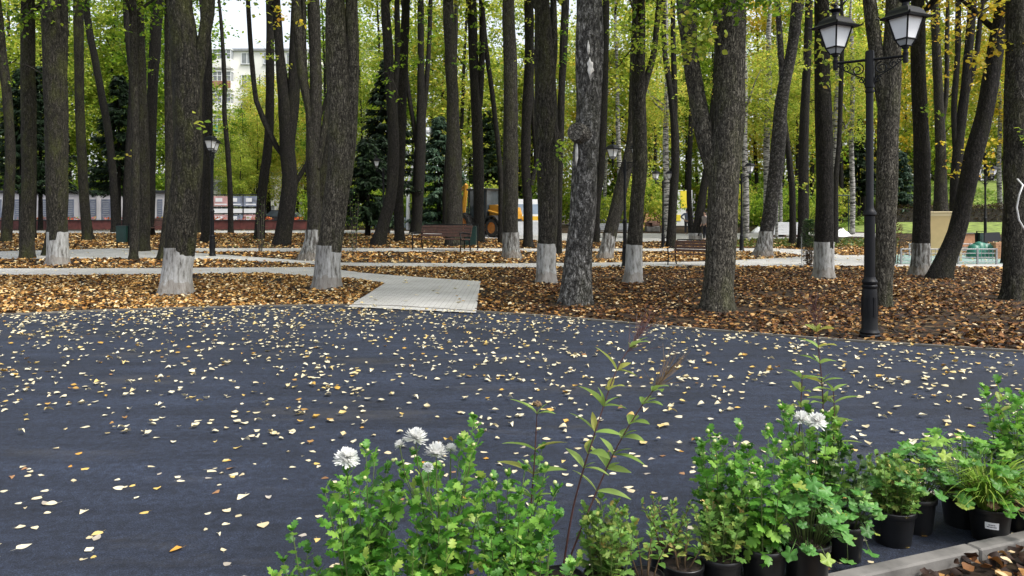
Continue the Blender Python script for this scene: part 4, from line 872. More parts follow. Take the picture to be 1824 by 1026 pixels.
sL = [('black lamp post with white lantern between trunks on the left', 378, 457, R(-75), 238), ('twin lantern lamp post leaning trunk beside it in the middle, by the path', 1113, 476, R(-10), 250),
      ('small far twin lantern lamp post beside a white birch stem', 1181, 441, R(8), 300), ('distant lamp post showing one lantern right of the very thick linden', 1321, 447, R(2), 285), ('far twin lantern lamp post above the green bin on the right', 1755, 447, R(5), 291)]
for lb, px, py, rz, top in sL:
    b = P(px, py) if px != 1755 else gz(px, 38); k = b.y/FP; hh = EYE-(top-HY)*k-b.z; s = hh/4.55
    tag(lamp(lb, b, rz, 3.87, s=s, lyaw=face(px, rz)+.15), None)
tag(lamp('hidden lamp post whose lantern shows inside the dark spruce', gz(683, 38), R(-20), 3.87, s=.95, lyaw=.6), None)
# tall white mast
b = gz(727, 52); t = thing('street_light', 'tall white road light mast with one round head beside the ivy green trunk', 'street light', b); k = 52/FP
mb = MB(); zt = EYE-(245-HY)*k-b.z; mb.lathe([(.16, -.1), (.15, .8), (.11, 3), (.09, zt*.5)], 12); mb.tube([(0, 0, zt*.5), (.4, 0, zt*.75), (.85, 0, zt*.95), (1.25, 0, zt+.3)], [.09, .08, .07, .06], 10); mb.build('mast', M['white'], t, R(50))
mb = MB(); mb.lathe([(.05, .0), (.28, .05), (.32, .2), (.24, .42), (.08, .5)], 14); mb.build('lamp_head', M['white'], t, R(50), (1.35, 0, zt+.25), (0, R(25), 0))

# ---------------------------------------------------------------- benches and bins
def bench(label, loc, rz, L=1.9, m='wood', s=1.0):
    t = thing('park_bench', label, 'bench', loc, rz, 'park benches')
    mb = MB()
    for k in range(5): mb.box((0, -.23+.105*k, .445-.004*abs(k-1)), (L, .09, .034), None, .006)
    mb.build('seat', M[m], t)
    mb = MB(); ra = Matrix.Rotation(R(-12), 3, 'X')
    for k in range(4): mb.box((0, .27+.03*k, .56+.105*k), (L, .032, .088), ra, .006)
    mb.build('backrest', M[m], t)
    for sg in (-1, 1):
        x = sg*(L/2-.06); f = MB()
        f.tube([(x, -.3, 0), (x, -.26, .25), (x, -.27, .43), (x, -.3, .63)], .024, 8); f.tube([(x, .34, 0), (x, .27, .25), (x, .25, .44), (x, .31, .66), (x, .4, .95)], .024, 8); f.tube([(x, -.27, .415), (x, .26, .415)], .02, 8)
        f.tube([(x, -.34, .635), (x, -.2, .665), (x, .1, .65), (x, .3, .63)], .026, 8); f.build('side_frame', M['black'], t, True)
    mb = MB(); mb.tube([(-L/2+.06, .41, .955), (L/2-.06, .41, .955)], .02, 8); mb.build('top_rail', M['black'], t, True)
    t.scale = (s,)*3; return t
bench('brown slatted park bench in front of the thick grey trunk, beside a green bin', P(785, 447), R(-32), 2.3, s=1.1)
bench('brown slatted park bench half hidden by the very thick linden', P(1235, 474), R(-42), 1.9, s=.92)
bench('brown slatted park bench in front of the red planter on the left', P(272, 420.5), R(0), 1.9, s=1.05)
bench('pale grey slatted bench behind the trunk leaning right in the middle', P(1098, 424), R(8), 2.4, 'steel', 1.0)
def bin_(label, loc, rz, s=1.0, mm='binG'):
    t = thing('litter_bin', label, 'litter bin', loc, rz, 'green litter bins'); f = MB()
    for sx in (-.24, .24):
        f.box((sx, 0, .48), (.035, .05, .96)); f.box((sx, 0, .0), (.05, .3, .03))
    f.box((0, 0, .945), (.515, .05, .03)); f.build('frame', M['black'], t)
    mb = MB(); mb.prism([(-.19, .2), (.19, .2), (.205, .84), (-.205, .84)], -.16, .16); mb.box((0, -.163, .52), (.3, .012, .5)); mb.box((0, 0, .85), (.43, .34, .03)); mb.build('basket', M[mm], t)
    mb = MB(); mb.box((0, 0, .875), (.34, .26, .025)); mb.build('liner_rim', M['dark'], t); t.scale = (s,)*3
bin_('dark green litter bin on a black frame right of the middle bench', P(839, 446), R(-5), 1.12)
bin_('dark green litter bin beside thin trunks on the left', P(219, 440), R(0), 1.05)
bin_('dark green litter bin beyond the low railing on the right', gz(1748, 36), R(10), 1.05)

# ---------------------------------------------------------------- loader and van
b = P(866, 421.5); b = Vector((b.x, b.y+1, b.z)); rz = R(-45)
t = thing('backhoe_loader', 'yellow backhoe loader parked behind the trunks in the middle', 'loader', b, rz)
def wheel(x, y, r, w, parent, n=22):
    mb = MB(); rot = Matrix.Rotation(R(90), 4, 'X')
    mb.lathe([(r*.62, -w/2), (r*.95, -w/2), (r, -w*.3), (r, w*.3), (r*.95, w/2), (r*.62, w/2)], n, cap=False)
    for j in range(n):
        a = j*6.283/n; mb.box((r*math.cos(a), r*math.sin(a), (.22 if j % 2 else -.22)*w), (.07, .06, w*.5), Matrix.Rotation(a, 3, 'Z') @ Matrix.Rotation(.6 if j % 2 else -.6, 3, 'X'))
    ty = mb.build('wheel', M['tyre'], parent, R(40), (x, y, r), (R(90), 0, 0))
    m2 = MB(); m2.lathe([(.0, -w*.2), (r*.3, -w*.2), (r*.34, -w*.1), (r*.56, -w*.12), (r*.64, -w*.42), (r*.64, w*.42), (r*.56, w*.12), (r*.34, w*.1), (r*.3, w*.2), (0, w*.2)], n); m2.build('rim', M['rim'], ty, R(35))
mb = MB(); mb.prism([(-1.6, .75), (2.3, .75), (2.3, 1.0), (-1.6, 1.0)], -.45, .45); mb.build('chassis', M['dark'], t)
mb = MB(); mb.prism([(.75, 1.0), (2.25, .95), (2.35, 1.25), (2.2, 1.62), (1.2, 1.78), (.75, 1.78)], -.5, .5); mb.box((1.5, -.512, 1.35), (1.0, .02, .35)); mb.box((2.36, 0, 1.2), (.03, .7, .4)); mb.build('hood', M['yellow'], t)
mb = MB(); 
for x, y in ((-.75, -.75), (-.75, .75), (.7, -.75), (.7, .75)): mb.tube([(x*1.05, y, 1.0), (x, y*.93, 2.62)], .05, 6)
mb.box((-.02, 0, 2.66), (1.75, 1.6, .1), None, .03); mb.box((0, 0, 1.02), (1.6, 1.5, .16)); mb.build('cab_frame', M['dark'], t)
mb = MB(); mb.box((.0, 0, 1.85), (1.42, 1.38, 1.5)); mb.build('cab_glass', M['glass'], t)
mb = MB()
for x in (-.5, 0, .5): mb.box((x, -.76, 2.74), (.16, .08, .09), None, .02)
mb.build('work_light', M['white'], t)
for y in (-.85, .85): wheel(1.45, y, .5, .36, t); wheel(-.95, y, .66, .46, t)
for y in (-.85, .85):
    mb = MB(); mb.prism([(r*math.cos(a), 0+r*math.sin(a)) for r, a in [(.62, a*.35) for a in range(1, 9)]+[(.7, a*.35) for a in range(8, 0, -1)]], y-.22, y+.22); mb.build('mudguard', M['dark'], t, False, (1.45, 0, .5))
mb = MB(); mb.tube([(-1.5, 0, 1.0), (-2.05, 0, 1.3), (-1.75, 0, 3.0)], [.16, .15, .12], 6); mb.build('boom', M['yellow'], t)
mb = MB(); mb.tube([(-1.75, 0, 3.0), (-2.4, 0, 2.6), (-2.5, 0, 1.3)], [.11, .1, .08], 6); mb.build('dipper_arm', M['yellow'], t)
mb = MB(); mb.prism([(-2.75, .75), (-2.35, .75), (-2.3, 1.35), (-2.62, 1.3)], -.3, .3); mb.build('bucket', M['dark'], t)
mb = MB(); mb.prism([(2.7, .15), (3.5, .12), (3.2, .3), (3.0, .85), (2.75, .85)], -1.05, 1.05); mb.build('front_shovel', M['grey'], t)
for y in (-.6, .6):
    mb = MB(); mb.tube([(.8, y, 1.45), (2.0, y, 1.2), (2.8, y, .55)], .07, 6); mb.build('loader_arm', M['yellow'], t)

b = P(952, 424); b = Vector((b.x-.75, b.y+4, float(G(b.x, b.y+4)))); t = thing('van', 'white minibus with yellow stripe and pale side windows behind the trunks', 'van', b, R(14))
prof = [(2.1, .38), (2.12, 2.05), (2.0, 2.22), (-.9, 2.22), (-1.2, 2.1), (-1.75, 1.35), (-2.32, 1.15), (-2.4, .8), (-2.3, .38)]
mb = MB(); mb.prism(prof, -.95, .95); mb.build('body', M['white'], t)
mb = MB(); mb.box((-.05, -.955, 1.02), (4.2, .012, .26)); mb.box((2.125, 0, 1.02), (.012, 1.8, .26)); mb.build('stripe', M['vanyellow'], t)
for x in (1.6, .75, -.1): 
    mb = MB(); mb.box((x, -.957, 1.6), (.76, .012, .62), None, .004); mb.build('window', M['bluepane'], t)
mb = MB(); mb.add([(-1.72, .85, 1.42), (-1.72, -.85, 1.42), (-1.25, -.8, 2.05), (-1.25, .8, 2.05)], [(0, 1, 2, 3)]); mb.build('windscreen', M['glass'], t, False, (-.03, 0, .02))
mb = MB(); mb.box((-.1, -.956, .68), (4.0, .014, .1)); mb.build('side_moulding', M['grey'], t)
for x in (1.35, -1.5):
    for y in (-.82, .82): wheel(x, y, .36, .22, t, 14)

def car(label, loc, rz, m):
    t = thing('parked_car', label, 'car', loc, rz)
    mb = MB(); mb.prism([(-2.1, .3), (2.15, .3), (2.2, .6), (2.1, .78), (1.2, .92), (-1.5, .98), (-2.1, .9)], -.86, .86); mb.build('body', M[m], t)
    mb = MB(); vs = [(-1.75, .95), (-1.15, 1.42), (.35, 1.44), (1.2, .93)]; mb.prism(vs, -.72, .72); mb.build('cabin', M['glass'], t)
    mb = MB(); mb.box((-.4, 0, 1.45), (1.5, 1.38, .05), None, .02); mb.build('roof', M[m], t)
    for x in (-1.35, 1.35):
        for y in (-.75, .75): wheel(x, y, .32, .2, t, 14)
    for y in (-.6, .6): q = MB(); q.box((2.17, y, .66), (.06, .32, .13), None, .02); q.build('headlight', M['clear'], t)
car('black car standing behind the red planter wall by the apartment block', gz(513, 60), R(0), 'car')
car('dark car mostly hidden behind the thick grey trunk by the bench', gz(779, 55), R(35), 'car')

# ---------------------------------------------------------------- left background: planter, memorial wall, hoarding, block of flats
def xw(px, Y): return (px-CX)/FP*Y
Yp = 54; z0 = .84
t = thing('planter_wall', 'long low red granite planter wall across the left background', 'planter wall', (xw(250, Yp), Yp, z0))
mb = MB(); xa, xb = xw(-260, Yp)-xw(250, Yp), xw(546, Yp)-xw(250, Yp); n = 14
for q in range(n): mb.box((xa+(xb-xa)*(q+.5)/n, 0, .27), ((xb-xa)/n-.02, .5, .74))
mb.build('wall', M['redwall'], t); mb = MB(); mb.box(((xa+xb)/2, 0, .665), (xb-xa+.1, .62, .06), None, .01); mb.build('coping', M['dark'], t)
n = 2600; fx = rng.uniform(xw(-250, 55), xw(540, 55), n); fx = fx[(np.sin(fx*1.9)+rng.normal(0, .4, len(fx))) > -.4]; n = len(fx); pos = np.stack([fx, 54.9+rng.uniform(-.4, .5, n), z0+.62+rng.uniform(0, .22, n)], 1)
V, g = scatter([(0, 0, 0), (.4, .5, 0), (0, 1, .1), (-.4, .5, 0)], [[(0, 1, 2, 3)]], pos, frames(rdir(n, .1, 1)), rng.uniform(.09, .17, n)); o = link('flower_bed', np_mesh('flower_bed', V, g, M['redflower'])); tag(o, 'red and orange bedding flowers above the planter wall', 'flowers', kind='stuff')
mb = MB(); mb.box((xw(150, 55.2), 55.35, z0+.3), (xw(540, 55)-xw(-250, 55)+3, 1.6, .62)); o = mb.build('flower_bed_soil', M['soil']); o['kind'] = 'structure'
Ym = 58
t = thing('memorial_wall', 'pale memorial wall with dark name panels under a dark coping on the left', 'memorial wall', (xw(100, Ym), Ym, z0))
x0, x1_ = xw(-260, Ym)-xw(100, Ym), xw(302, Ym)-xw(100, Ym); mb = MB(); mb.box(((x0+x1_)/2, .2, 1.35), (x1_-x0, .4, 2.9)); mb.build('wall', M['stone'], t)
mb = MB(); mb.box(((x0+x1_)/2, .2, 2.9), (x1_-x0+.2, .7, .22), None, .02); mb.build('coping', M['dark'], t)
for px, w in ((-10, 26), (33, 14), (80, 22), (125, 14), (166, 11), (189, 16), (285, 9), (232, 18), (-70, 26)):
    q = MB(); xx = xw(px, Ym)-xw(100, Ym); ww = w*Ym/FP; q.box((xx, -.02, 1.45), (ww, .05, 1.7)); pn = q.build('name_panel', M['slate'], t)
    q = MB()
    for r_ in range(9): q.box((xx, -.047, .75+r_*.17), (ww*.8*(.7+.3*((r_*7+px) % 3)/2), .006, .05))
    q.build('inscription', M['grey'], pn)
for px in (14, 108, 146, 176, 213, 262):
    q = MB(); q.box((xw(px, Ym)-xw(100, Ym), -.03, 1.3), (.28, .09, 2.8)); q.build('pilaster', M['stone'], t)
t = thing('hoarding', 'open hoarding of faded posters between the lamp post and the thin wavy trunk', 'hoarding', (xw(420, Ym), Ym, z0))
for r_, (za, zb) in enumerate(((1.75, 2.55), (.35, 1.1))):
    for c_, (pa, pb, mm) in enumerate(((378, 409, 'pink'), (412, 432, 'posterB'), (434, 460, 'posterB' if r_ == 0 else 'pink'))):
        q = MB(); q.box(((xw((pa+pb)/2, Ym)-xw(420, Ym)), 0, (za+zb)/2), ((pb-pa)*Ym/FP, .05, zb-za)); pp = q.build('poster', M[mm], t)
        q = MB(); q.box((xw((pa+pb)/2, Ym)-xw(420, Ym), -.03, za+.15), ((pb-pa)*Ym/FP*.7, .012, .1)); q.box((xw((pa+pb)/2, Ym)-xw(420, Ym)-.15, -.03, (za+zb)/2+.1), ((pb-pa)*Ym/FP*.4, .012, .3)); q.build('print', M['white'], pp)
for px in (376, 410, 433, 461): q = MB(); q.box((xw(px, Ym)-xw(420, Ym), .06, 1.3), (.09, .09, 2.8)); q.build('post', M['dark'], t)
q = MB()
for z in (.3, 1.2, 1.65, 2.65): q.box((0, .07, z), (3.8, .05, .08))
q.build('rail', M['dark'], t)
q = MB(); q.box((0, .05, 1.4), (3.7, .03, .34)); q.build('banner', M['white'], t)

Yb = 100; zb = 0.8; bx0, bx1 = xw(300, Yb), xw(660, Yb); W = bx1-bx0; HB = 23.5
t = thing('apartment_block', 'pale many storey apartment block behind the trees on the left', 'apartment block', (bx0, Yb, zb))
mb = MB(); mb.box((W/2, 6, HB/2-1), (W, 12, HB+2)); mb.build('wall', M['facade'], t); mb = MB(); mb.box((W/2, 6, HB+.15), (W+.6, 12.6, .3)); mb.build('roof', M['grey'], t)
win = None; bal = None; ncol = 9
def sub(o0, par, loc):
    c = o0.copy(); COL.objects.link(c); c.parent = par; c.location = loc
    for ch in o0.children: d_ = ch.copy(); COL.objects.link(d_); d_.parent = c
    return c
for fl in range(8):
    for c_ in range(ncol):
        x = W*(c_+.5)/ncol; z = 1.1+fl*2.95
        if c_ in (2, 6):
            if bal is None:
                q = MB(); q.box((0, -.55, .5), (2.5, 1.1, 1.0)); q.box((0, -.5, -.1), (2.6, 1.2, .14)); bal = q.build('balcony', M['facade'], t)
                for mm, nm, zz, hh in (('winglass', 'glazing', 1.65, 1.2),):
                    q = MB(); q.box((0, -.5, zz), (2.4, .95, hh)); q.build(nm, M[mm], bal)
                q = MB()
                for k in range(5): q.box((-1.2+.6*k, -1.0, 1.65), (.07, .06, 1.25))
                q.box((0, -1.0, 1.7), (2.4, .05, .06)); q.box((0, -.5, 2.3), (2.6, 1.2, .12)); q.build('mullion', M['white'], bal); ob = bal
            else: ob = sub(bal, t, (0, 0, 0))
            ob.location = (x, 0, z-.5)
            if (fl*3+c_) % 4 == 0 or fl == 4:
                q = MB(); q.box((x, -1.115, z), (2.5, .02, .95)); q.build('balcony_front', M['teal' if fl in (4, 7) else 'brick'], t)
        else:
            if win is None:
                q = MB(); q.box((0, -.01, .75), (1.45, .06, 1.5)); win = q.build('window', M['winglass'], t); q = MB()
                for a in (-.74, 0, .74): q.box((a, -.05, .75), (.09, .07, 1.56))
                for a in (0, 1.5): q.box((0, -.05, a), (1.56, .07, .09))
                q.build('frame', M['white'], win); q = MB(); q.box((0, -.1, -.08), (1.7, .2, .06)); q.build('sill', M['grey'], win); ow = win
            else: ow = sub(win, t, (0, 0, 0))
            ow.location = (x, 0, z)
# white canopy tent, pale kiosk and railing left of the middle bench
t = thing('canopy_tent', 'small white canopy tent behind the close group of trunks in the middle', 'tent', gz(646, 60)); mb = MB(); mb.lathe([(1.35, 1.3), (1.3, 1.45), (.7, 1.95), (.1, 2.15)], 4, (0, 0, 0), R(30)); mb.build('canopy', M['white'], t)
for j in range(4): a = R(30)+j*R(90); mb = MB(); mb.tube([(1.25*math.cos(a), 1.25*math.sin(a), 0), (1.25*math.cos(a), 1.25*math.sin(a), 1.35)], .035, 6); mb.build('leg', M['grey'], t)
t = thing('kiosk', 'pale blue grey kiosk wall seen between the close group and the ivy green trunk', 'kiosk', gz(705, 66)); mb = MB(); mb.box((0, 0, 1.25), (4.2, 1.5, 2.6)); mb.build('wall', M['bluepane'], t); mb = MB(); mb.box((0, 0, 2.62), (4.5, 1.8, .14)); mb.build('roof', M['white'], t)
mb = MB(); mb.box((.5, -.76, 1.1), (.8, .03, 2)); mb.build('door', M['white'], t)
t = thing('railing', 'dark low railing left of the close group of trunks in the middle', 'railing', gz(646, 47)); 
for q in range(4): mb = MB(); mb.box((-1.2+.8*q, 0, .3), (.05, .05, .95)); mb.build('post', M['black'], t)
for z in (.35, .76): mb = MB(); mb.box((0, .002, z), (2.5, .04, .045)); mb.build('rail', M['black'], t)
t = thing('brick_wall', 'low red brick wall right of the white street lamp mast', 'wall', gz(757, 62)); mb = MB(); mb.box((0, 0, .8), (2.6, .3, 1.7)); mb.build('wall', M['redwall'], t); mb = MB(); mb.box((0, 0, 1.67), (2.7, .4, .06)); mb.build('coping', M['grey'], t)

# ---------------------------------------------------------------- middle distance
t = thing('plaster_wall', 'orange plaster wall behind the boulder', 'wall', gz(1172, 62)); mb = MB(); mb.box((0, 0, .55), (2.6, .3, 1.5)); mb.build('wall', M['orange'], t); mb = MB(); mb.box((0, 0, 1.33), (2.7, .4, .06)); mb.build('coping', M['grey'], t)
mb = MB(); mb.box((0, 0, 0), (1, 1, 1), None, .28)
b = gz(1162, 53); o = mb.build('boulder', M['rock'], None, True, (b.x, b.y, b.z+.55), (0, 0, .4)); o.scale = (1.05, .7, .5); tag(o, 'large brown boulder in front of the orange wall', 'boulder')
mb = MB(); mb.box((0, 0, .2), (1.0, .7, .42), None, .05); o = mb.build('boulder_plinth', M['concrete'], None, False, b); tag(o, 'pale concrete plinth carrying the large brown boulder', 'plinth')
t = thing('banner_stand', 'tall yellow and white banner behind the standing man', 'banner', gz(1216, 60)); mb = MB(); mb.box((0, 0, 1.6), (1.5, .06, 2.9)); mb.build('sheet', M['white'], t); mb = MB(); mb.box((.1, -.05, 2.3), (.6, .03, 1.4)); mb.box((-.4, -.05, .8), (.45, .03, .5)); mb.build('yellow_print', M['signY'], t)
for sx in (-.78, .78): mb = MB(); mb.box((sx, 0, 1.5), (.05, .05, 3.1)); mb.build('post', M['grey'], t)
# people: one skinned body with clothing on it
def skin(name, nodes_, edges_, mat_, parent, sub=2):
    me = bpy.data.meshes.new(name); me.from_pydata([n_[0] for n_ in nodes_], edges_, []); o = link(name, me, parent)
    md = o.modifiers.new('skin', 'SKIN'); 
    for v_, n_ in zip(me.skin_vertices[0].data, nodes_): v_.radius = (n_[1], n_[1]) if not isinstance(n_[1], tuple) else n_[1]
    me.skin_vertices[0].data[0].use_root = True
    s_ = o.modifiers.new('sub', 'SUBSURF'); s_.levels = sub; s_.render_levels = sub
    bpy.context.view_layer.update(); dg = bpy.context.evaluated_depsgraph_get(); m2 = bpy.data.meshes.new_from_object(o.evaluated_get(dg)); o.modifiers.clear(); o.data = m2; m2.materials.clear(); m2.materials.append(mat_); m2.polygons.foreach_set('use_smooth', [True]*len(m2.polygons)); return o
def person(label, loc, rz, arms, shirt, trouser, lean=0):
    t = thing('person', label, 'person', loc, rz)
    S = [((0, 0, .95), (.15, .11)), ((0, 0, 1.15), (.145, .105)), ((0, lean, 1.35), (.17, .11)), ((0, lean, 1.47), .07), ((0, lean, 1.53), .055), ((0, lean-.015, 1.63), (.078, .095)), ((0, lean, 1.72), (.07, .085)),
         ((.09, 0, .88), .09), ((.1, .01, .48), .062), ((.1, .03, .09), .045), ((.1, -.12, .04), .04), ((-.09, 0, .88), .09), ((-.11, .01, .48), .062), ((-.12, .03, .09), .045), ((-.12, -.12, .04), .04), ((0, lean-.11, 1.62), .016)]
    E = [(0, 1), (1, 2), (2, 3), (3, 4), (4, 5), (5, 6), (0, 7), (7, 8), (8, 9), (9, 10), (0, 11), (11, 12), (12, 13), (13, 14), (5, 15)]
    for sg, (el, ha) in zip((1, -1), arms):
        n_ = len(S); S += [((sg*.19, lean, 1.41), .055), (el, .042), (ha, .032), ((ha[0]*1.0, ha[1]-.05, ha[2]-.06), .03), ((ha[0]+.01*sg, ha[1]-.07, ha[2]-.1), .014)]; E += [(2, n_), (n_, n_+1), (n_+1, n_+2), (n_+2, n_+3), (n_+3, n_+4)]
        for dx in (-.02, .022): S.append(((ha[0]+dx, ha[1]-.065, ha[2]-.095), .01)); E.append((n_+3, len(S)-1))
    skin('body', S, E, M['skin'], t)
    sh = [((0, 0, .9), (.17, .13)), ((0, 0, 1.15), (.165, .125)), ((0, lean, 1.35), (.19, .13)), ((0, lean, 1.46), .085)]; Es = [(0, 1), (1, 2), (2, 3)]
    for sg, (el, ha) in zip((1, -1), arms):
        n_ = len(sh); h2 = [el[i]*.15+ha[i]*.85 for i in range(3)]; sh += [((sg*.19, lean, 1.41), .075), (el, .06), (h2, .048)]; Es += [(2, n_), (n_, n_+1), (n_+1, n_+2)]
    skin('jacket', sh, Es, M[shirt], t)
    tr = [((0, 0, .96), (.16, .12)), ((.095, 0, .86), .108), ((.1, .01, .48), .08), ((.1, .03, .1), .065), ((-.095, 0, .86), .108), ((-.11, .01, .48), .08), ((-.12, .03, .1), .065)]; skin('trousers', tr, [(0, 1), (1, 2), (2, 3), (0, 4), (4, 5), (5, 6)], M[trouser], t)
    hr = [((0, lean+.02, 1.66), (.085, .09)), ((0, lean+.01, 1.74), (.078, .09)), ((0, lean+.06, 1.6), .05)]; skin('hair', hr, [(0, 1), (0, 2)], M['hair'], t); return t
b = P(1224, 418); person('man in grey blue shirt and dark trousers with hands on hips by the banner', b, R(160), (((.42, .06, 1.2), (.2, -.08, 1.03)), ((-.42, .06, 1.2), (-.2, -.08, 1.03))), 'shirt', 'trouser')
b = P(1256, 428); person('person in a pale jacket with dark hair at the edge of the very thick linden', b, R(-60), (((.25, .02, 1.16), (.24, -.08, .93)), ((-.25, .02, 1.16), (-.22, -.1, .94))), 'jacket', 'trouser', -.02)
# wrapped stack, white heaps, metal frame, sapling
b = P(1393, 422); t = thing('pallet_stack', 'stack of white wrapped slabs on a pallet beyond the ground cover', 'stack', b, R(4)); mb = MB()
for k in range(7): mb.box((0, 0, .2+.115*k), (1.7, 1.0, .105), None, .012)
mb.build('slab_stack', M['white'], t); mb = MB()
for x in (-.75, 0, .75): mb.box((x, 0, .07), (.12, 1.0, .14))
mb.build('pallet', M['wood'], t)
def heap(label, px, py, w, h):
    me = bpy.data.meshes.new('white_heap'); vs = []; fs = []; n = 18; m = 7
    for r_ in range(m+1):
        f = r_/m
        for j in range(n): a = j*6.283/n; q = 1+.25*noise.noise((math.cos(a)*1.5+px, math.sin(a)*1.5, f*2)); vs.append((w*f*math.cos(a)*q, w*.7*f*math.sin(a)*q, h*(1-f**1.5)*(1+.35*noise.noise((math.cos(a)*2, math.sin(a)*2+px, f*4)))-.02))
    for r_ in range(m): fs += [(r_*n+j, r_*n+(j+1) % n, r_*n+n+(j+1) % n, r_*n+n+j) for j in range(n)]
    me.from_pydata(vs, [], fs); me.materials.append(M['white']); o = link('white_heap', me, None, P(px, py)); o.rotation_euler[2] = px*.3; tag(o, label, 'heap')
heap('large white heap of sacks right of the tall clean whitewashed trunk', 1499, 421, .75, .48); heap('low white heap behind the dark trunk that leans far right', 1351, 414, .6, .4)
b = gz(1502, 50); t = thing('metal_frame', 'dark green goal like metal frame between birch stems', 'frame', b); k = 50/FP
for x in (-.36, .36): mb = MB(); mb.tube([(x, 0, -.05), (x, 0, EYE-(348-HY)*k-b.z)], .04, 8); mb.build('post', M['binG'], t)
mb = MB(); z = EYE-(348-HY)*k-b.z; mb.tube([(-.4, 0, z), (.4, 0, z)], .04, 8); mb.build('crossbar', M['binG'], t)
def shrub(label, px, py, w, top, mname, n, seed, brown=0.0, name='shrub', size=.09, up=0):
    b = P(px, py); k = b.y/FP; H = EYE-(top-HY)*k-b.z; w = w*k; r_ = np.random.default_rng(seed); t = thing(name, label, 'shrub', b)
    for j in range(9):
        a = j*.75; q = .35*w; MB().tube([(.06*math.cos(a), .06*math.sin(a), -.05), (q*.7*math.cos(a), q*.7*math.sin(a), H*.5), (q*math.cos(a), q*math.sin(a), H*r_.uniform(.75, .97))], [.012, .009, .004], 5).build('stem', M['twig'], t)
    f = r_.uniform(up, 1, n)**.8; a = r_.uniform(0, 6.283, n); rr = np.sqrt(r_.uniform(0, 1, n))*w/2*(.45+.55*np.sin(np.pi*np.clip(f*.85+.1, 0, 1))); p = np.stack([rr*np.cos(a), rr*np.sin(a), f*H], 1)
    d = np.stack([np.cos(a), np.sin(a), r_.uniform(-.3, 1, n)], 1); lo = f < brown; tv = [(0, 0, 0), (.3, .45, .05), (0, 1, -.08), (-.3, .45, .05)]
    for kk, mm in ((~lo, mname), (lo, 'dryleaf')):
        if kk.sum(): V, g = scatter(tv, [[(0, 1, 2, 3)]], p[kk], frames(d[kk]), r_.uniform(.6, 1.2, int(kk.sum()))*size); link('foliage', np_mesh('foliage', V, g, M[mm]), t)
    return t
tsap = shrub('young narrow shrub, green above and brown below, staked beside the tall clean whitewashed trunk', 1441, 474, 25, 392, 'mumD', 1500, 5, .4, size=.1)
k = tsap.location.y/FP
for x in (-.3, .3): MB().tube([(x, -.12, -.05), (x, -.12, 1.0)], .012, 5).build('stake', M['grey'], tsap)
shrub('dark red leaved shrub half hidden by the grey linden behind the big lamp post', 1594, 470, 34, 398, 'dryleaf', 420, 6, 0, size=.13)
shrub('thin young sapling in front of the trunk rising to the right on the left', 464, 449, 22, 350, 'mumB', 60, 7, 0, 'sapling', .08); shrub('thin bare sapling left of the close group of trunks in the middle', 631, 447, 24, 340, 'mumB', 110, 8, 0, 'sapling', .1)

# ---------------------------------------------------------------- right: panel, low railing, play things, hedge
b = gz(1682, 27.5); t = thing('display_board', 'tan display panel with a pale cap standing behind the leaning dark trunk', 'panel', b, R(-18)); k = 27.5/FP; zt = EYE-(377-HY)*k-b.z
mb = MB(); mb.box((0, 0, zt/2+.1), (1.0, .12, zt-.3)); mb.build('panel', M['tan'], t); mb = MB(); mb.box((0, 0, zt-.02), (1.16, .2, .06), None, .01); mb.box((0, -.062, zt-.11), (.98, .02, .1)); mb.build('cap', M['tanL'], t)
for sx in (-.53, .53): mb = MB(); mb.box((sx, 0, zt/2), (.06, .16, zt)); mb.build('post', M['rust' if sx < 0 else 'tanL'], t)
Yr = 25.7
poly_sheet('play_floor', [gz(1570, 26.0), gz(1860, 26.0), gz(1860, 33), gz(1590, 33)], M['tealfloor'], .03); solid.pop()
def railing(px0, px1, Y, n, h, label):
    c = gz((px0+px1)/2, Y); t = thing('low_railing', label, 'railing', c); xa = xw(px0, Y)-c.x; xb = xw(px1, Y)-c.x
    for q in range(n+1): mb = MB(); mb.box((xa+(xb-xa)*q/n, 0, h/2), (.05, .05, h+.06)); mb.build('post', M['steel'], t)
    for z in np.linspace(.12, h, 4): mb = MB(); mb.tube([(xa, 0, z), (xb, 0, z)], .012 if z < h-.01 else .02, 6); mb.build('rail', M['steel'], t)
    for q in range(n):
        mb = MB()
        if q % 3 == 1:
            for w in range(1, 5): mb.tube([(xa+(xb-xa)*(q+w/5)/n, 0, .12), (xa+(xb-xa)*(q+w/5)/n, 0, h)], .009, 5)
            mb.build('baluster_panel', M['steel'], t)
railing(1605, 1775, Yr, 5, .55, 'low grey metal railing along the play area on the right'); 
railing(1620, 1800, 31, 5, .55, 'second low metal railing further back in the play area')
b = gz(1755, 29.5); me_m = MB(); 
for q in range(5): me_m.lathe([(.02, .62), (.2, .55), (.26, .3), (.3, .0)], 10, (-.45+.23*q, .06*((q*7) % 3), -.02+.05*((q*5) % 3)))
o = me_m.build('covered_equipment', M['tarp'], None, True, b); tag(o, 'green tarpaulin covering humped play equipment behind the railing', 'covered equipment')
b = gz(1778, 29.3); mb = MB()
for r_ in range(8):
    for c_ in range(3): mb.box((-.13+.13*c_, 0, .045+.085*r_), (.125, .3, .078), None, .006)
o = mb.build('brick_stack', M['brickblock'], None, False, b); tag(o, 'small stack of orange brown bricks beside the green tarpaulin', 'brick stack')
b = gz(1768, 33.5); mb = MB(); mb.prism([(-.38, .55), (.38, .62), (.3, 1.0), (-.38, .98)], -.03, .03); mb.box((-.3, .03, .3), (.05, .05, .62)); mb.box((.28, .03, .3), (.05, .05, .66)); o = mb.build('sheet_board', M['blacksheet'], None, False, b); tag(o, 'black sheet board standing behind the green tarpaulin', 'board')
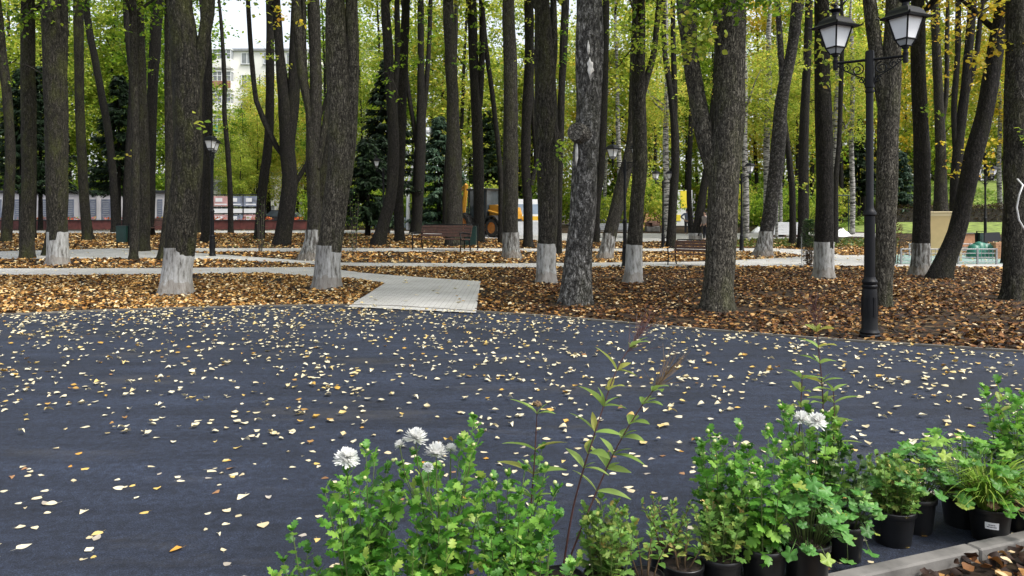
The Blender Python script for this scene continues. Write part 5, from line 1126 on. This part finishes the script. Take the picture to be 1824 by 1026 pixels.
b = gz(1722, 41); t = thing('planter_box', 'long pinkish brown planter box in front of the lawn bank', 'planter', b); mb = MB(); mb.box((0, 0, .35), (1.5, .6, .8), None, .02); mb.build('box', M['brickblock'], t); mb = MB(); mb.box((0, 0, .77), (1.6, .7, .05)); mb.build('rim', M['concrete'], t)
Yh = 57; t = thing('hedge', 'clipped red brown hedge along the bank on the right', 'hedge', gz(1690, Yh)); x0 = xw(1560, Yh)-t.location.x; x1_ = xw(1900, Yh)-t.location.x
n = 14000; p = np.stack([rng.uniform(x0, x1_, n), rng.uniform(-.6, .6, n), rng.uniform(0, 1, n)**.8*1.35], 1); p[:, 2] += .08*np.sin(p[:, 0]*2)+G(p[:, 0]+t.location.x, np.full(n, Yh))-t.location.z
V, g = scatter([(0, 0, 0), (.35, .5, .05), (0, 1, 0), (-.35, .5, .05)], [[(0, 1, 2, 3)]], p, frames(rdir(n, -.4, 1)), rng.uniform(.09, .17, n)); link('foliage', np_mesh('foliage', V, g, M['hedge']), t)
mb = MB(); mb.box(((x0+x1_)/2, 0, .45), (x1_-x0, .8, 1.2)); mb.build('branches', M['twig'], t)
# white cable on the right hand trunk
b, k, main = T[48][1], T[48][2], T[48][3]
yy = b.y-.47; q = [at(x, y, yy) for x, y in ((1828, 318), (1822, 330), (1815, 348), (1811, 370), (1815, 392), (1822, 404), (1828, 412))]
mb = MB(); mb.tube([(v.x, v.y+(.0 if i_ else .25), v.z) for i_, v in enumerate(q)], .017, 8); o = mb.build('cable', M['cable'], None, True); tag(o, 'white cable looping down the thick trunk at the right edge', 'cable')
# ---------------------------------------------------------------- potted plants in front
def lobed():
    half = [[(.0, 0), (.1, .06), (.3, .06), (.44, .22), (.3, .3), (.2, .33), (0, .34)], [(0, .34), (.2, .33), (.4, .42), (.5, .6), (.34, .63), (.2, .64), (0, .66)], [(0, .66), (.2, .64), (.33, .74), (.3, .9), (.13, .88), (0, 1.02)]]
    vs = []; fs = []
    def z(x, y): return .22*abs(x)-.35*x*x-.42*(y-.35)**2+.05*math.sin(9*y)*abs(x)*2
    for sg in (1, -1):
        for h in half:
            n = len(vs); vs += [(sg*x*.92, y, z(x, y)) for x, y in h]; f = list(range(n, n+len(h))); fs.append(tuple(f if sg > 0 else f[::-1]))
    vs += [(-.02, 0, 0), (.02, 0, 0), (.02, -.3, -.06), (-.02, -.3, -.06)]; fs.append((len(vs)-4, len(vs)-1, len(vs)-2, len(vs)-3))
    key = {}; new = []; mp = []                       # one connected blade per leaf
    for v in vs:
        k = tuple(round(q, 3) for q in v)
        if k not in key: key[k] = len(new); new.append(v)
        mp.append(key[k])
    return new, [tuple(mp[i] for i in f) for f in fs]
def groups(fs):
    d = {}
    for f in fs: d.setdefault(len(f), []).append(f)
    return list(d.values())
def palm():
    vs = [(0, .42, 0)]; n = 26
    for j in range(n):
        a = -math.pi*.42+(math.pi*1.84)*j/(n-1); r = .5*(1+.2*math.cos(5*(a-math.pi/2)*1.0))*(1+.05*math.cos(15*a)); vs.append((r*math.cos(a), .42+r*math.sin(a), .1*math.cos(5*(a-math.pi/2))-.3*r*r))
    fs = [(0, j, j+1) for j in range(1, n)]; vs += [(-.015, .42, -.01), (.015, .42, -.01), (.015, -.8, -.2), (-.015, -.8, -.2)]; fs.append((n+1, n+2, n+3, n+4)); return vs, fs
def lance(w=.16):
    vs = []; fs = []
    for k in range(7):
        t = k/6; ww = w*math.sin(math.pi*(t*.93+.05))**.9
        for s in (-1, 0, 1): vs.append((s*ww, t, .35*abs(s)*ww-.3*t*t))
    for k in range(6):
        for j in range(2): fs.append((k*3+j, k*3+j+1, k*3+j+4, k*3+j+3))
    return vs, fs
TV, TF = lobed(); PV, PF = palm(); LV, LF = lance(); EV, EF = lance(.3)
def add_leaves(parts, tpl, pos, d, size, roll=.5, up=None, r_=rng):
    n = len(pos); tv, tf = tpl; parts.append(scatter(tv, groups(tf), np.array(pos), frames(np.array(d), up, r_.normal(0, roll, n)), np.array(size)))
def pot(t, rt, h, taper=.78, sticker=None, loc=(0, 0, 0)):
    mb = MB(); rb_ = rt*taper; x, y, z = loc
    mb.lathe([(rb_*.98, .0), (rb_, .006), (rt*.93, h*.8), (rt*.95, h*.84), (rt*1.0, h*.845), (rt*1.02, h*.86), (rt*1.03, h*.985), (rt*1.01, h), (rt*.95, h), (rt*.93, h*.9), (rt*.9, h*.86)], 36, loc, cap=False); mb.lathe([(0.0, .004), (rb_, .004)], 36, loc, cap=False)
    p = mb.build('pot', M['pot'], t, R(40))
    m2 = MB(); vs = [(x, y, z+h*.9)]; n = 28
    for f in (.5, 1): vs += [(x+rt*.925*f*math.cos(j*6.283/n), y+rt*.925*f*math.sin(j*6.283/n), z+h*(.885+.05*noise.noise((j*.7, f*9, rt*99)))) for j in range(n)]
    m2.add(vs, [(0, 1+j, 1+(j+1) % n) for j in range(n)]+[(1+j, 1+n+j, 1+n+(j+1) % n, 1+(j+1) % n) for j in range(n)]); m2.build('soil', M['soil'], t, True)
    if sticker is not None:
        a0 = sticker; m3 = MB(); vs = []; za, zb = h*.46, h*.66
        def pr(a, zz, o=.0015): r = rb_+(rt*.93-rb_)*(zz/(h*.8))+o; return (x+r*math.cos(a), y+r*math.sin(a), z+zz)
        wv = .033/rt; m = 6
        for j in range(m+1): a = a0-wv/2*2+2*wv*j/m/1.0; vs += [pr(a, za), pr(a, zb)]
        m3.add(vs, [(2*j, 2*j+2, 2*j+3, 2*j+1) for j in range(m)]); st = m3.build('label_sticker', M['label'], p)
        m4 = MB()
        for zz, words in ((.585, ((-.5, -.2), (-.14, .12), (.18, .45))), (.525, ((-.7, -.35), (-.28, .1), (.17, .66)))):
            for u0, u1 in words: m4.add([pr(a0+u0*wv, h*(zz-.012), .0024), pr(a0+u1*wv, h*(zz-.012), .0024), pr(a0+u1*wv, h*(zz+.012), .0024), pr(a0+u0*wv, h*(zz+.012), .0024)], [(0, 1, 2, 3)])
        m4.build('print', M['ink'], st)
    return p
def flower(t, p, r, seed, tilt=(0, 0), ball=1.0, np_=190):
    r_ = np.random.default_rng(seed); tv = [(-.06, 0, 0), (.06, 0, 0), (.11, .55, .05), (-.11, .55, .05), (.07, .95, .13), (-.07, .95, .13), (0, 1.03, .16)]; tf = [[(0, 1, 2, 3), (3, 2, 4, 5)], [(5, 4, 6)]]
    f = np.linspace(0, 1, np_); a = np.arange(np_)*2.39996; el = R(-18)+f*R(95)*ball; L = r*(1.0-.35*f); d = np.stack([np.cos(a)*np.cos(el), np.sin(a)*np.cos(el), np.sin(el)], 1); d += r_.normal(0, .17, d.shape); L = L*r_.uniform(.8, 1.12, np_)
    pos = np.zeros((np_, 3)); pos[:, 2] = f*r*.22
    V, g = scatter(tv, tf, pos, frames(d), L); return link('flower', np_mesh('flower', V, g, M['petal']), t, p, (tilt[0], tilt[1], r_.uniform(0, 6)))
def bud(t, p, r=.007): mb = MB(); mb.lathe([(.0, -r), (r*.9, -r*.5), (r, .1*r), (r*.7, r*.7), (0, r)], 8); mb.build('bud', M['bud'], t, True, p)
def start(label, px, py, Y=None, name='potted_plant', cat='potted plant', rt=.1, h=.17, **kw):
    b = P(px, py) if Y is None else Vector(((px-CX)/FP*Y, Y, 0)); b.z = .008; t = thing(name, label, cat, b, 0, 'potted plants along the kerb'); pot(t, rt, h, **kw); return t, b
def bushy(t, b, H, Rtop, ns, nl, lsize, mname, seed, z0=.15, stem='stemG', lean=(0, 0), tip=None, spread=.07, droop=.0, tpl=None, bare=.12, buds=0, hvar=.2, smat=None, merge_=True):
    """upright stems set with leaves; tip: list of (dx, dy, z) wanted stem ends"""
    r_ = np.random.default_rng(seed); parts = []; sm = MB(); ends = []
    for s in range(ns):
        a = s*2.4+r_.uniform(-.3, .3); f = math.sqrt((s+.5)/ns); p0 = Vector((spread*f*math.cos(a), spread*f*math.sin(a), z0-.01))
        if tip and s < len(tip): p2 = Vector(tip[s])
        else: p2 = Vector((lean[0]+Rtop*f*math.cos(a), lean[1]+Rtop*f*math.sin(a), z0+(H-z0)*(1-hvar*f*r_.uniform(.3, 1.5))))
        p1 = p0.lerp(p2, .5)+Vector((r_.normal(0, .012), r_.normal(0, .012), .02)); ends.append(p2)
        n = 7; pts = [(p0*(1-u)**2+p1*2*u*(1-u)+p2*u*u) for u in [i_/n for i_ in range(n+1)]]
        sm.tube(pts, [.0035*(1-.6*i_/n) for i_ in range(n+1)], 5)
        m = nl; u = np.linspace(bare, 1, m)+r_.normal(0, .02, m); u = np.clip(u, 0, 1); ph = np.arange(m)*2.4+s
        P0 = np.array([list(p0*(1-x)**2+p1*2*x*(1-x)+p2*x*x) for x in u]); el = R(15)+R(50)*u**2-droop*(1-u)+r_.normal(0, .22, m)
        d = np.stack([np.cos(ph)*np.cos(el), np.sin(ph)*np.cos(el), np.sin(el)], 1); sz = lsize*(1.1-.5*u)*r_.uniform(.7, 1.25, m)
        add_leaves(parts, tpl or (TV, TF), P0+d*sz[:, None]*.25, d, sz, .35, None, r_)
        if m > 6:                                   # tuft of small young leaves at the tip
            k = 5; a2 = r_.uniform(0, 6.28, k); d = np.stack([np.cos(a2)*.6, np.sin(a2)*.6, np.full(k, .75)], 1); add_leaves(parts, tpl or (TV, TF), np.tile(list(p2), (k, 1)), d, lsize*.5*r_.uniform(.6, 1.1, k), .3, None, r_)
    V, g = merge(parts); link('foliage', np_mesh('foliage', V, g, M[mname], True), t); sm.build('stems', M[stem], t, True)
    for q in range(buds):
        e_ = ends[q % len(ends)]; bud(t, e_+Vector((r_.normal(0, .012), r_.normal(0, .012), .012+r_.uniform(0, .015))), r_.uniform(.006, .009))
    return ends
def off(b, px, py, dy=0.0):
    Y = b.y+dy; v = at(px, py, Y); return (v.x-b.x, dy, v.z-b.z)
def fl(t, b, px, py, r, seed, dy=0.0, tilt=(0, 0), ball=1.0):
    p = off(b, px, py, dy); flower(t, p, r, seed, tilt, ball)
    q = Vector(p); MB().tube([(q.x*.55, q.y*.7, q.z-.24), (q.x*.9, q.y, q.z-.1), q], [.003, .0025, .002], 5).build('flower_stalk', M['stemG'], t)
# -- left end of the row
t, b = start('low wispy green plant at the left end of the pot row', 532, 1180, rt=.085); 
bushy(t, b, .34, .1, 6, 12, .053, 'mum', 31, tip=[off(b, 520, 945), off(b, 548, 985, .05), off(b, 505, 1000)], bare=.1)
t, b = start('bushy green chrysanthemum with one ragged white flower, leftmost tall pot plant', 648, 1150, rt=.11); 
ends = bushy(t, b, .66, .17, 16, 20, .064, 'mum', 32, tip=[off(b, 652, 800), off(b, 618, 838), off(b, 690, 835, .05), off(b, 600, 900), off(b, 720, 850, .1), off(b, 668, 815, .05), off(b, 640, 860, -.05), off(b, 712, 905)], buds=7)
fl(t, b, 617, 818, .05, 1, 0, (.25, -.25), .75)
t, b = start('tall chrysanthemum carrying the biggest pair of white blooms', 792, 1140, rt=.12)
bushy(t, b, .66, .16, 16, 21, .064, 'mum', 33, tip=[off(b, 845, 745), off(b, 856, 772, .05), off(b, 822, 785), off(b, 738, 810), off(b, 782, 835), off(b, 730, 900), off(b, 880, 870, .05), off(b, 842, 800, -.03), off(b, 712, 830, .1)], buds=9)
fl(t, b, 740, 783, .05, 2, -.04, (.15, 0), .95); fl(t, b, 777, 810, .05, 3, -.12, (.35, .1), 1.0); fl(t, b, 712, 793, .024, 4, .05, (.4, -.4), .7); fl(t, b, 762, 833, .022, 5, -.06, (.5, 0), .8); fl(t, b, 803, 800, .026, 6, .03, (.4, .3), .8)
t, b = start('dense leafy chrysanthemum without open flowers, under the red stemmed shoot', 905, 1130, rt=.12)
bushy(t, b, .55, .2, 17, 20, .060, 'mum', 34, tip=[off(b, 880, 855), off(b, 905, 848, .05), off(b, 935, 835), off(b, 972, 838, .05), off(b, 995, 870), off(b, 860, 930), off(b, 1000, 920, -.05), off(b, 925, 880, -.08), off(b, 965, 800, .15)], buds=5)
t, b = start('low spreading chrysanthemum at the lower edge beside the tallest pale bloom', 715, 1190, Y=2.62, rt=.1)
bushy(t, b, .44, .22, 13, 14, .056, 'mum', 35, buds=0, hvar=.35)
t, b = start('low green chrysanthemum at the lower edge below the red stemmed shoot', 960, 1180, Y=2.68, rt=.1)
bushy(t, b, .44, .21, 13, 14, .053, 'mum', 36, hvar=.35)
def phlox(t, b, tips, seed, pairs=6, size=.085, plume=.16, stem='stemR', start_=(0, 0, .15), plume_m='stemB'):
    r_ = np.random.default_rng(seed); parts = []; tp = []; 
    for s, (pts, pl) in enumerate(tips):
        pts = [Vector(start_)]+[Vector(q) for q in pts]; c = [Vector(x[:3]) for x in catmull([(*q, 1) for q in pts], .03)]; m = len(c)
        MB().tube(c, [.0046*(1-.6*i_/m) for i_ in range(m)], 6).build('stem', M[stem], t, True)
        for q in range(pairs):
            i_ = int(m*(.42+.56*(q+.5)/pairs)); ax = (c[min(i_+1, m-1)]-c[i_-1]).normalized(); a = r_.uniform(0, 3)+q*1.57
            o1 = ax.orthogonal().normalized(); o1.rotate(Matrix.Rotation(a, 3, ax))
            for sg in (1, -1):
                for kk in range(1 if r_.uniform() < .4 else 2):
                    d = o1*sg*(.8 if kk == 0 else .4)+ax*(.55 if kk == 0 else .9)+Vector((0, 0, -.1)); add_leaves(parts, (LV, LF), [list(c[i_])], [list(d)], [size*r_.uniform(.7, 1.15)*(1 if kk == 0 else .55)], .3, None, r_)
        if pl:
            mb = MB(); e_ = c[-1]; ax = (c[-1]-c[-4]).normalized()
            for q in range(42):
                u = r_.uniform(0, 1); p = e_+ax*plume*(u*.55-.2); d = (ax+Vector(r_.normal(0, .42, 3))).normalized(); L = plume*r_.uniform(.2, .6); mb.tube([p, p+d*L*.6, p+d*L+Vector((0, 0, .006))], [.0013, .001, .0007], 4)
            mb.build('seed_plume', M[pl], t)
    V, g = merge(parts); link('leaves', np_mesh('leaves', V, g, M['lance'], True), t)
t, b = start('upright dark red shoot with pale paired leaves and a brown dried tip', 948, 1110, Y=2.98, rt=.08)
phlox(t, b, [([off(b, 944, 940), off(b, 952, 820), off(b, 957, 728)], None)], 5, 4, .13)
mb = MB(); e0 = Vector(off(b, 957, 722)); 
for q in range(8): a = q*.8; mb.lathe([(.002, 0), (.007, .006), (.006, .014), (.001, .018)], 6, e0+Vector((.012*math.cos(a), .012*math.sin(a), -.006+.003*(q % 3))))
mb.build('dried_head', M['stemB'], t)
t, b = start('leaning pair of tall dark red stems ending in reddish and brown plumes', 1000, 1140, Y=2.95, rt=.09)
phlox(t, b, [([off(b, 1022, 900), off(b, 1060, 770), off(b, 1098, 660, .05), off(b, 1128, 612, .08)], 'stemR'), ([off(b, 1040, 930, .02), off(b, 1092, 810, .04), off(b, 1135, 735, .06), off(b, 1168, 690, .08)], 'stemB')], 6, 7, .135, .24)
t, b = start('fading brownish plant between the leafy chrysanthemums and the small pots', 1080, 1100, rt=.09); bushy(t, b, .46, .12, 17, 20, 0.045, 'mumB', 37, tip=[off(b, 1070, 888), off(b, 1098, 895), off(b, 1050, 920)], hvar=.3)
# -- middle small pots
def sparse(t, b, H, Rr, ns, nl, size, mname, seed, stem='stemB', tpl=(EV, EF), z0=.13): bushy(t, b, H, Rr, ns, nl, size, mname, seed, z0, stem, spread=.035, tpl=tpl, bare=.35, hvar=.5)
t, b = start('small pot with a sparse pale stalk and white leaf, front left of the small pots', 1150, 1082, rt=.075, h=.13); sparse(t, b, .34, .1, 6, 10, 0.043, 'mumB', 41)
t, b = start('small pot with twiggy silvery leaved stems, behind the front small pots', 1187, 1030, rt=.078, h=.13); sparse(t, b, .34, .13, 11, 16, 0.038, 'mumB', 42)
t, b = start('small pot of bare brown twigs with its wide soil showing', 1216, 1064, rt=.088, h=.14); sparse(t, b, .32, .09, 8, 10, 0.040, 'mumB', 43)
t, b = start('pot of thin olive stems half behind the fresh green chrysanthemums', 1285, 1058, rt=.088, h=.16); bushy(t, b, .4, .13, 12, 18, 0.047, 'mumB', 44)
# -- fresh green chrysanthemums right of the middle
t, b = start('fresh green chrysanthemum with round tops, left of the pair by the white blooms', 1290, 1015, rt=.1); bushy(t, b, .6, .15, 16, 17, .064, 'mum', 51, tip=[off(b, 1262, 772), off(b, 1318, 765), off(b, 1245, 830), off(b, 1290, 790, .06), off(b, 1335, 800), off(b, 1240, 880)], buds=10)
t, b = start('fresh green chrysanthemum drooping over its wide black pot, centre right of the row', 1360, 1046, rt=.1, h=.18); bushy(t, b, .55, .15, 17, 18, .062, 'mum', 52, tip=[off(b, 1380, 790), off(b, 1345, 835), off(b, 1395, 850), off(b, 1330, 880), off(b, 1370, 770, .08), off(b, 1400, 805, .08)], droop=.9, buds=7)
t, b = start('tall chrysanthemum with twin white blooms at the back of the row', 1440, 985, rt=.1, h=.17); bushy(t, b, .7, .16, 17, 20, .062, 'mum', 53, tip=[off(b, 1405, 745), off(b, 1395, 725, .06), off(b, 1440, 735, .06), off(b, 1490, 770), off(b, 1510, 800), off(b, 1475, 745), off(b, 1380, 790), off(b, 1520, 830)], buds=10)
fl(t, b, 1427, 749, .049, 7, -.17, (.35, 0), 1.05); fl(t, b, 1455, 752, .049, 8, -.15, (.3, .15), 1.0)
t, b = start('tall dark shoot with pale paired leaves rising behind the twin white blooms', 1462, 975, rt=.09); phlox(t, b, [([off(b, 1464, 860), off(b, 1466, 720), off(b, 1458, 620), off(b, 1454, 575)], 'stemR'), ([off(b, 1480, 830), off(b, 1486, 745), off(b, 1484, 690)], None), ([off(b, 1424, 830), off(b, 1426, 740), off(b, 1429, 668)], None)], 7, 6, .12, .22, 'stemR')
t, b = start('green plant with scattered yellowing tips just right of the twin white blooms', 1503, 990, rt=.085, h=.19); bushy(t, b, .48, .12, 11, 15, .055, 'mumD', 54, tip=[off(b, 1515, 800), off(b, 1495, 790), off(b, 1525, 850)])
def rosette(t, H, Rr, n, size, mname, seed, z0=.16, tpl=(PV, PF), stem=True, side=0.0, rt=.07):
    r_ = np.random.default_rng(seed); a = r_.uniform(0, 6.283, n); f = np.sqrt(r_.uniform(.03, 1, n)); el = R(80)*(1-f)+r_.normal(0, .1, n)
    tip = np.stack([np.cos(a)*Rr*f, np.sin(a)*Rr*f, z0+(H-z0)*(1-.62*f**1.7)*r_.uniform(.75, 1.05, n)-side*(f > .85)*r_.uniform(0, .12, n)], 1); mb = MB()
    for q in range(n):
        p0 = Vector((rt*f[q]*math.cos(a[q]), rt*f[q]*math.sin(a[q]), z0)); p2 = Vector(tip[q]); mb.tube([p0, p0.lerp(p2, .5)+Vector((0, 0, .03)), p2], .0016, 4)
    mb.build('petioles', M['stemG'], t, True)
    d = np.stack([np.cos(a), np.sin(a), r_.normal(.0, .35, n)-f*.5], 1); up = np.stack([np.cos(a)*.45*f, np.sin(a)*.45*f-.15, np.ones(n)], 1); parts = []
    add_leaves(parts, tpl, tip-d*size*.3, d, size*r_.uniform(.65, 1.2, n), .2, up, r_); V, g = merge(parts); link('foliage', np_mesh('foliage', V, g, M[mname], True), t)
t, b = start('pot of round lobed pale leaves trailing over its rim, front of the white blooms', 1437, 1046, rt=.098, h=.2, taper=.85); rosette(t, .46, .17, 75, .062, 'bluegreen', 61, .19, side=1); 
t, b = start('dark pot with lobed leaves spilling down its right side, beside the gap in the row', 1506, 998, rt=.085, h=.17); rosette(t, .36, .16, 46, .058, 'bluegreen', 62, .16, side=1.6)
# -- right end of the row
t, b = start('squat black pot with a rounded small leaved bush, leftmost of the separate right pots', 1590, 968, rt=.106, h=.17); bushy(t, b, .42, .14, 24, 25, 0.040, 'mumB', 71, spread=.08, hvar=.35); rosette(t, .4, .16, 26, .05, 'bluegreen', 72, .16)
t, b = start('dark pot of lobed blue green leaves squeezed behind the squat rounded bush', 1632, 947, rt=.095, h=.18); rosette(t, .44, .2, 70, .062, 'bluegreen', 73, .17, side=1)
t, b = start('black pot with a white sticker and bright arching grass blades', 1763, 962, rt=.1, h=.168, sticker=R(-90)+math.atan2(1763-CX, FP)*-1+R(6))
r_ = np.random.default_rng(74); parts = []; n = 260; a = r_.uniform(0, 6.283, n); f = np.sqrt(r_.uniform(0, 1, n)); tv = []; tf = []
for k in range(7):
    u = k/6
    for s in (-1, 1): tv.append((s*.018*(1-u*.85), u*(1-.2*u), .3*u-.55*u*u*u))
for k in range(6): tf.append((2*k, 2*k+1, 2*k+3, 2*k+2))
d = np.stack([np.cos(a), np.sin(a), r_.uniform(.5, 2.2, n)], 1); add_leaves(parts, (tv, tf), np.stack([.05*f*np.cos(a), .05*f*np.sin(a), np.full(n, .15)], 1), d, r_.uniform(.22, .46, n), .2, None, r_); V, g = merge(parts); link('blades', np_mesh('blades', V, g, M['blade'], True), t)
rosette(t, .3, .13, 34, .045, 'dryleaf', 75, .15); rosette(t, .28, .15, 22, .05, 'bluegreen', 76, .15)
t, b = start('pot of fresh big lobed leaves behind the bright arching grass', 1712, 936, rt=.1, h=.17); rosette(t, .5, .35, 126, .064, 'mum', 77, .16, side=1)
t, b = start('tall green chrysanthemum cut off by the right edge of the photo', 1812, 925, rt=.11, h=.17); bushy(t, b, .72, .19, 17, 20, .065, 'mum', 78, tip=[off(b, 1800, 715), off(b, 1822, 705), off(b, 1785, 760), off(b, 1840, 740), off(b, 1775, 800)], buds=4)
t, b = start('dark shoot with narrow grey leaves behind the chrysanthemum at the right edge', 1783, 918, rt=.08, h=.15); phlox(t, b, [([off(b, 1786, 830), off(b, 1784, 760), off(b, 1780, 715)], None)], 9, 6, .1, .1)
t, b = start('pot of mixed lobed leaves in the lower right corner beside the sticker pot', 1822, 945, rt=.1, h=.17); rosette(t, .42, .2, 70, .058, 'mumD', 79, .16, side=1)
# ---------------------------------------------------------------- light
SUN_EL, SUN_AZ = R(54), R(118)          # azimuth from +Y towards +X
w = bpy.data.worlds.new('World'); SC.world = w; w.use_nodes = True; nt = w.node_tree; bgN = nt.nodes['Background']
sky = nt.nodes.new('ShaderNodeTexSky'); sky.sky_type = 'NISHITA'; sky.sun_disc = False; sky.sun_elevation = SUN_EL; sky.sun_rotation = SUN_AZ; sky.air_density = 1.0; sky.dust_density = 3.0; sky.ozone_density = 1
hs = nt.nodes.new('ShaderNodeHueSaturation'); hs.inputs['Saturation'].default_value = .35
nt.links.new(sky.outputs[0], hs.inputs['Color']); nt.links.new(hs.outputs[0], bgN.inputs['Color']); bgN.inputs['Strength'].default_value = .15
ld = bpy.data.lights.new('sun', 'SUN'); lo = bpy.data.objects.new('sun', ld); COL.objects.link(lo); ld.energy = 1.5; ld.angle = R(11); ld.color = (1, .96, .9)
dirv = Vector((math.sin(SUN_AZ)*math.cos(SUN_EL), math.cos(SUN_AZ)*math.cos(SUN_EL), math.sin(SUN_EL))); lo.rotation_euler = dirv.to_track_quat('Z', 'Y').to_euler(); lo.location = dirv*40
vs_ = SC.view_settings; vs_.view_transform = 'Standard'; vs_.look = 'None'; vs_.gamma = 1; vs_.use_curve_mapping = False; vs_.exposure = 1.15
SC.render.engine = 'CYCLES'; cy = SC.cycles; cy.max_bounces = 6; cy.diffuse_bounces = 4; cy.glossy_bounces = 2; cy.transmission_bounces = 4; cy.transparent_max_bounces = 4; cy.use_denoising = True
try: cy.denoiser = 'OPENIMAGEDENOISE'
except Exception: pass
for o in list(bpy.data.objects):                       # working property, not part of the scene
    if '_k' in o.keys(): del o['_k']
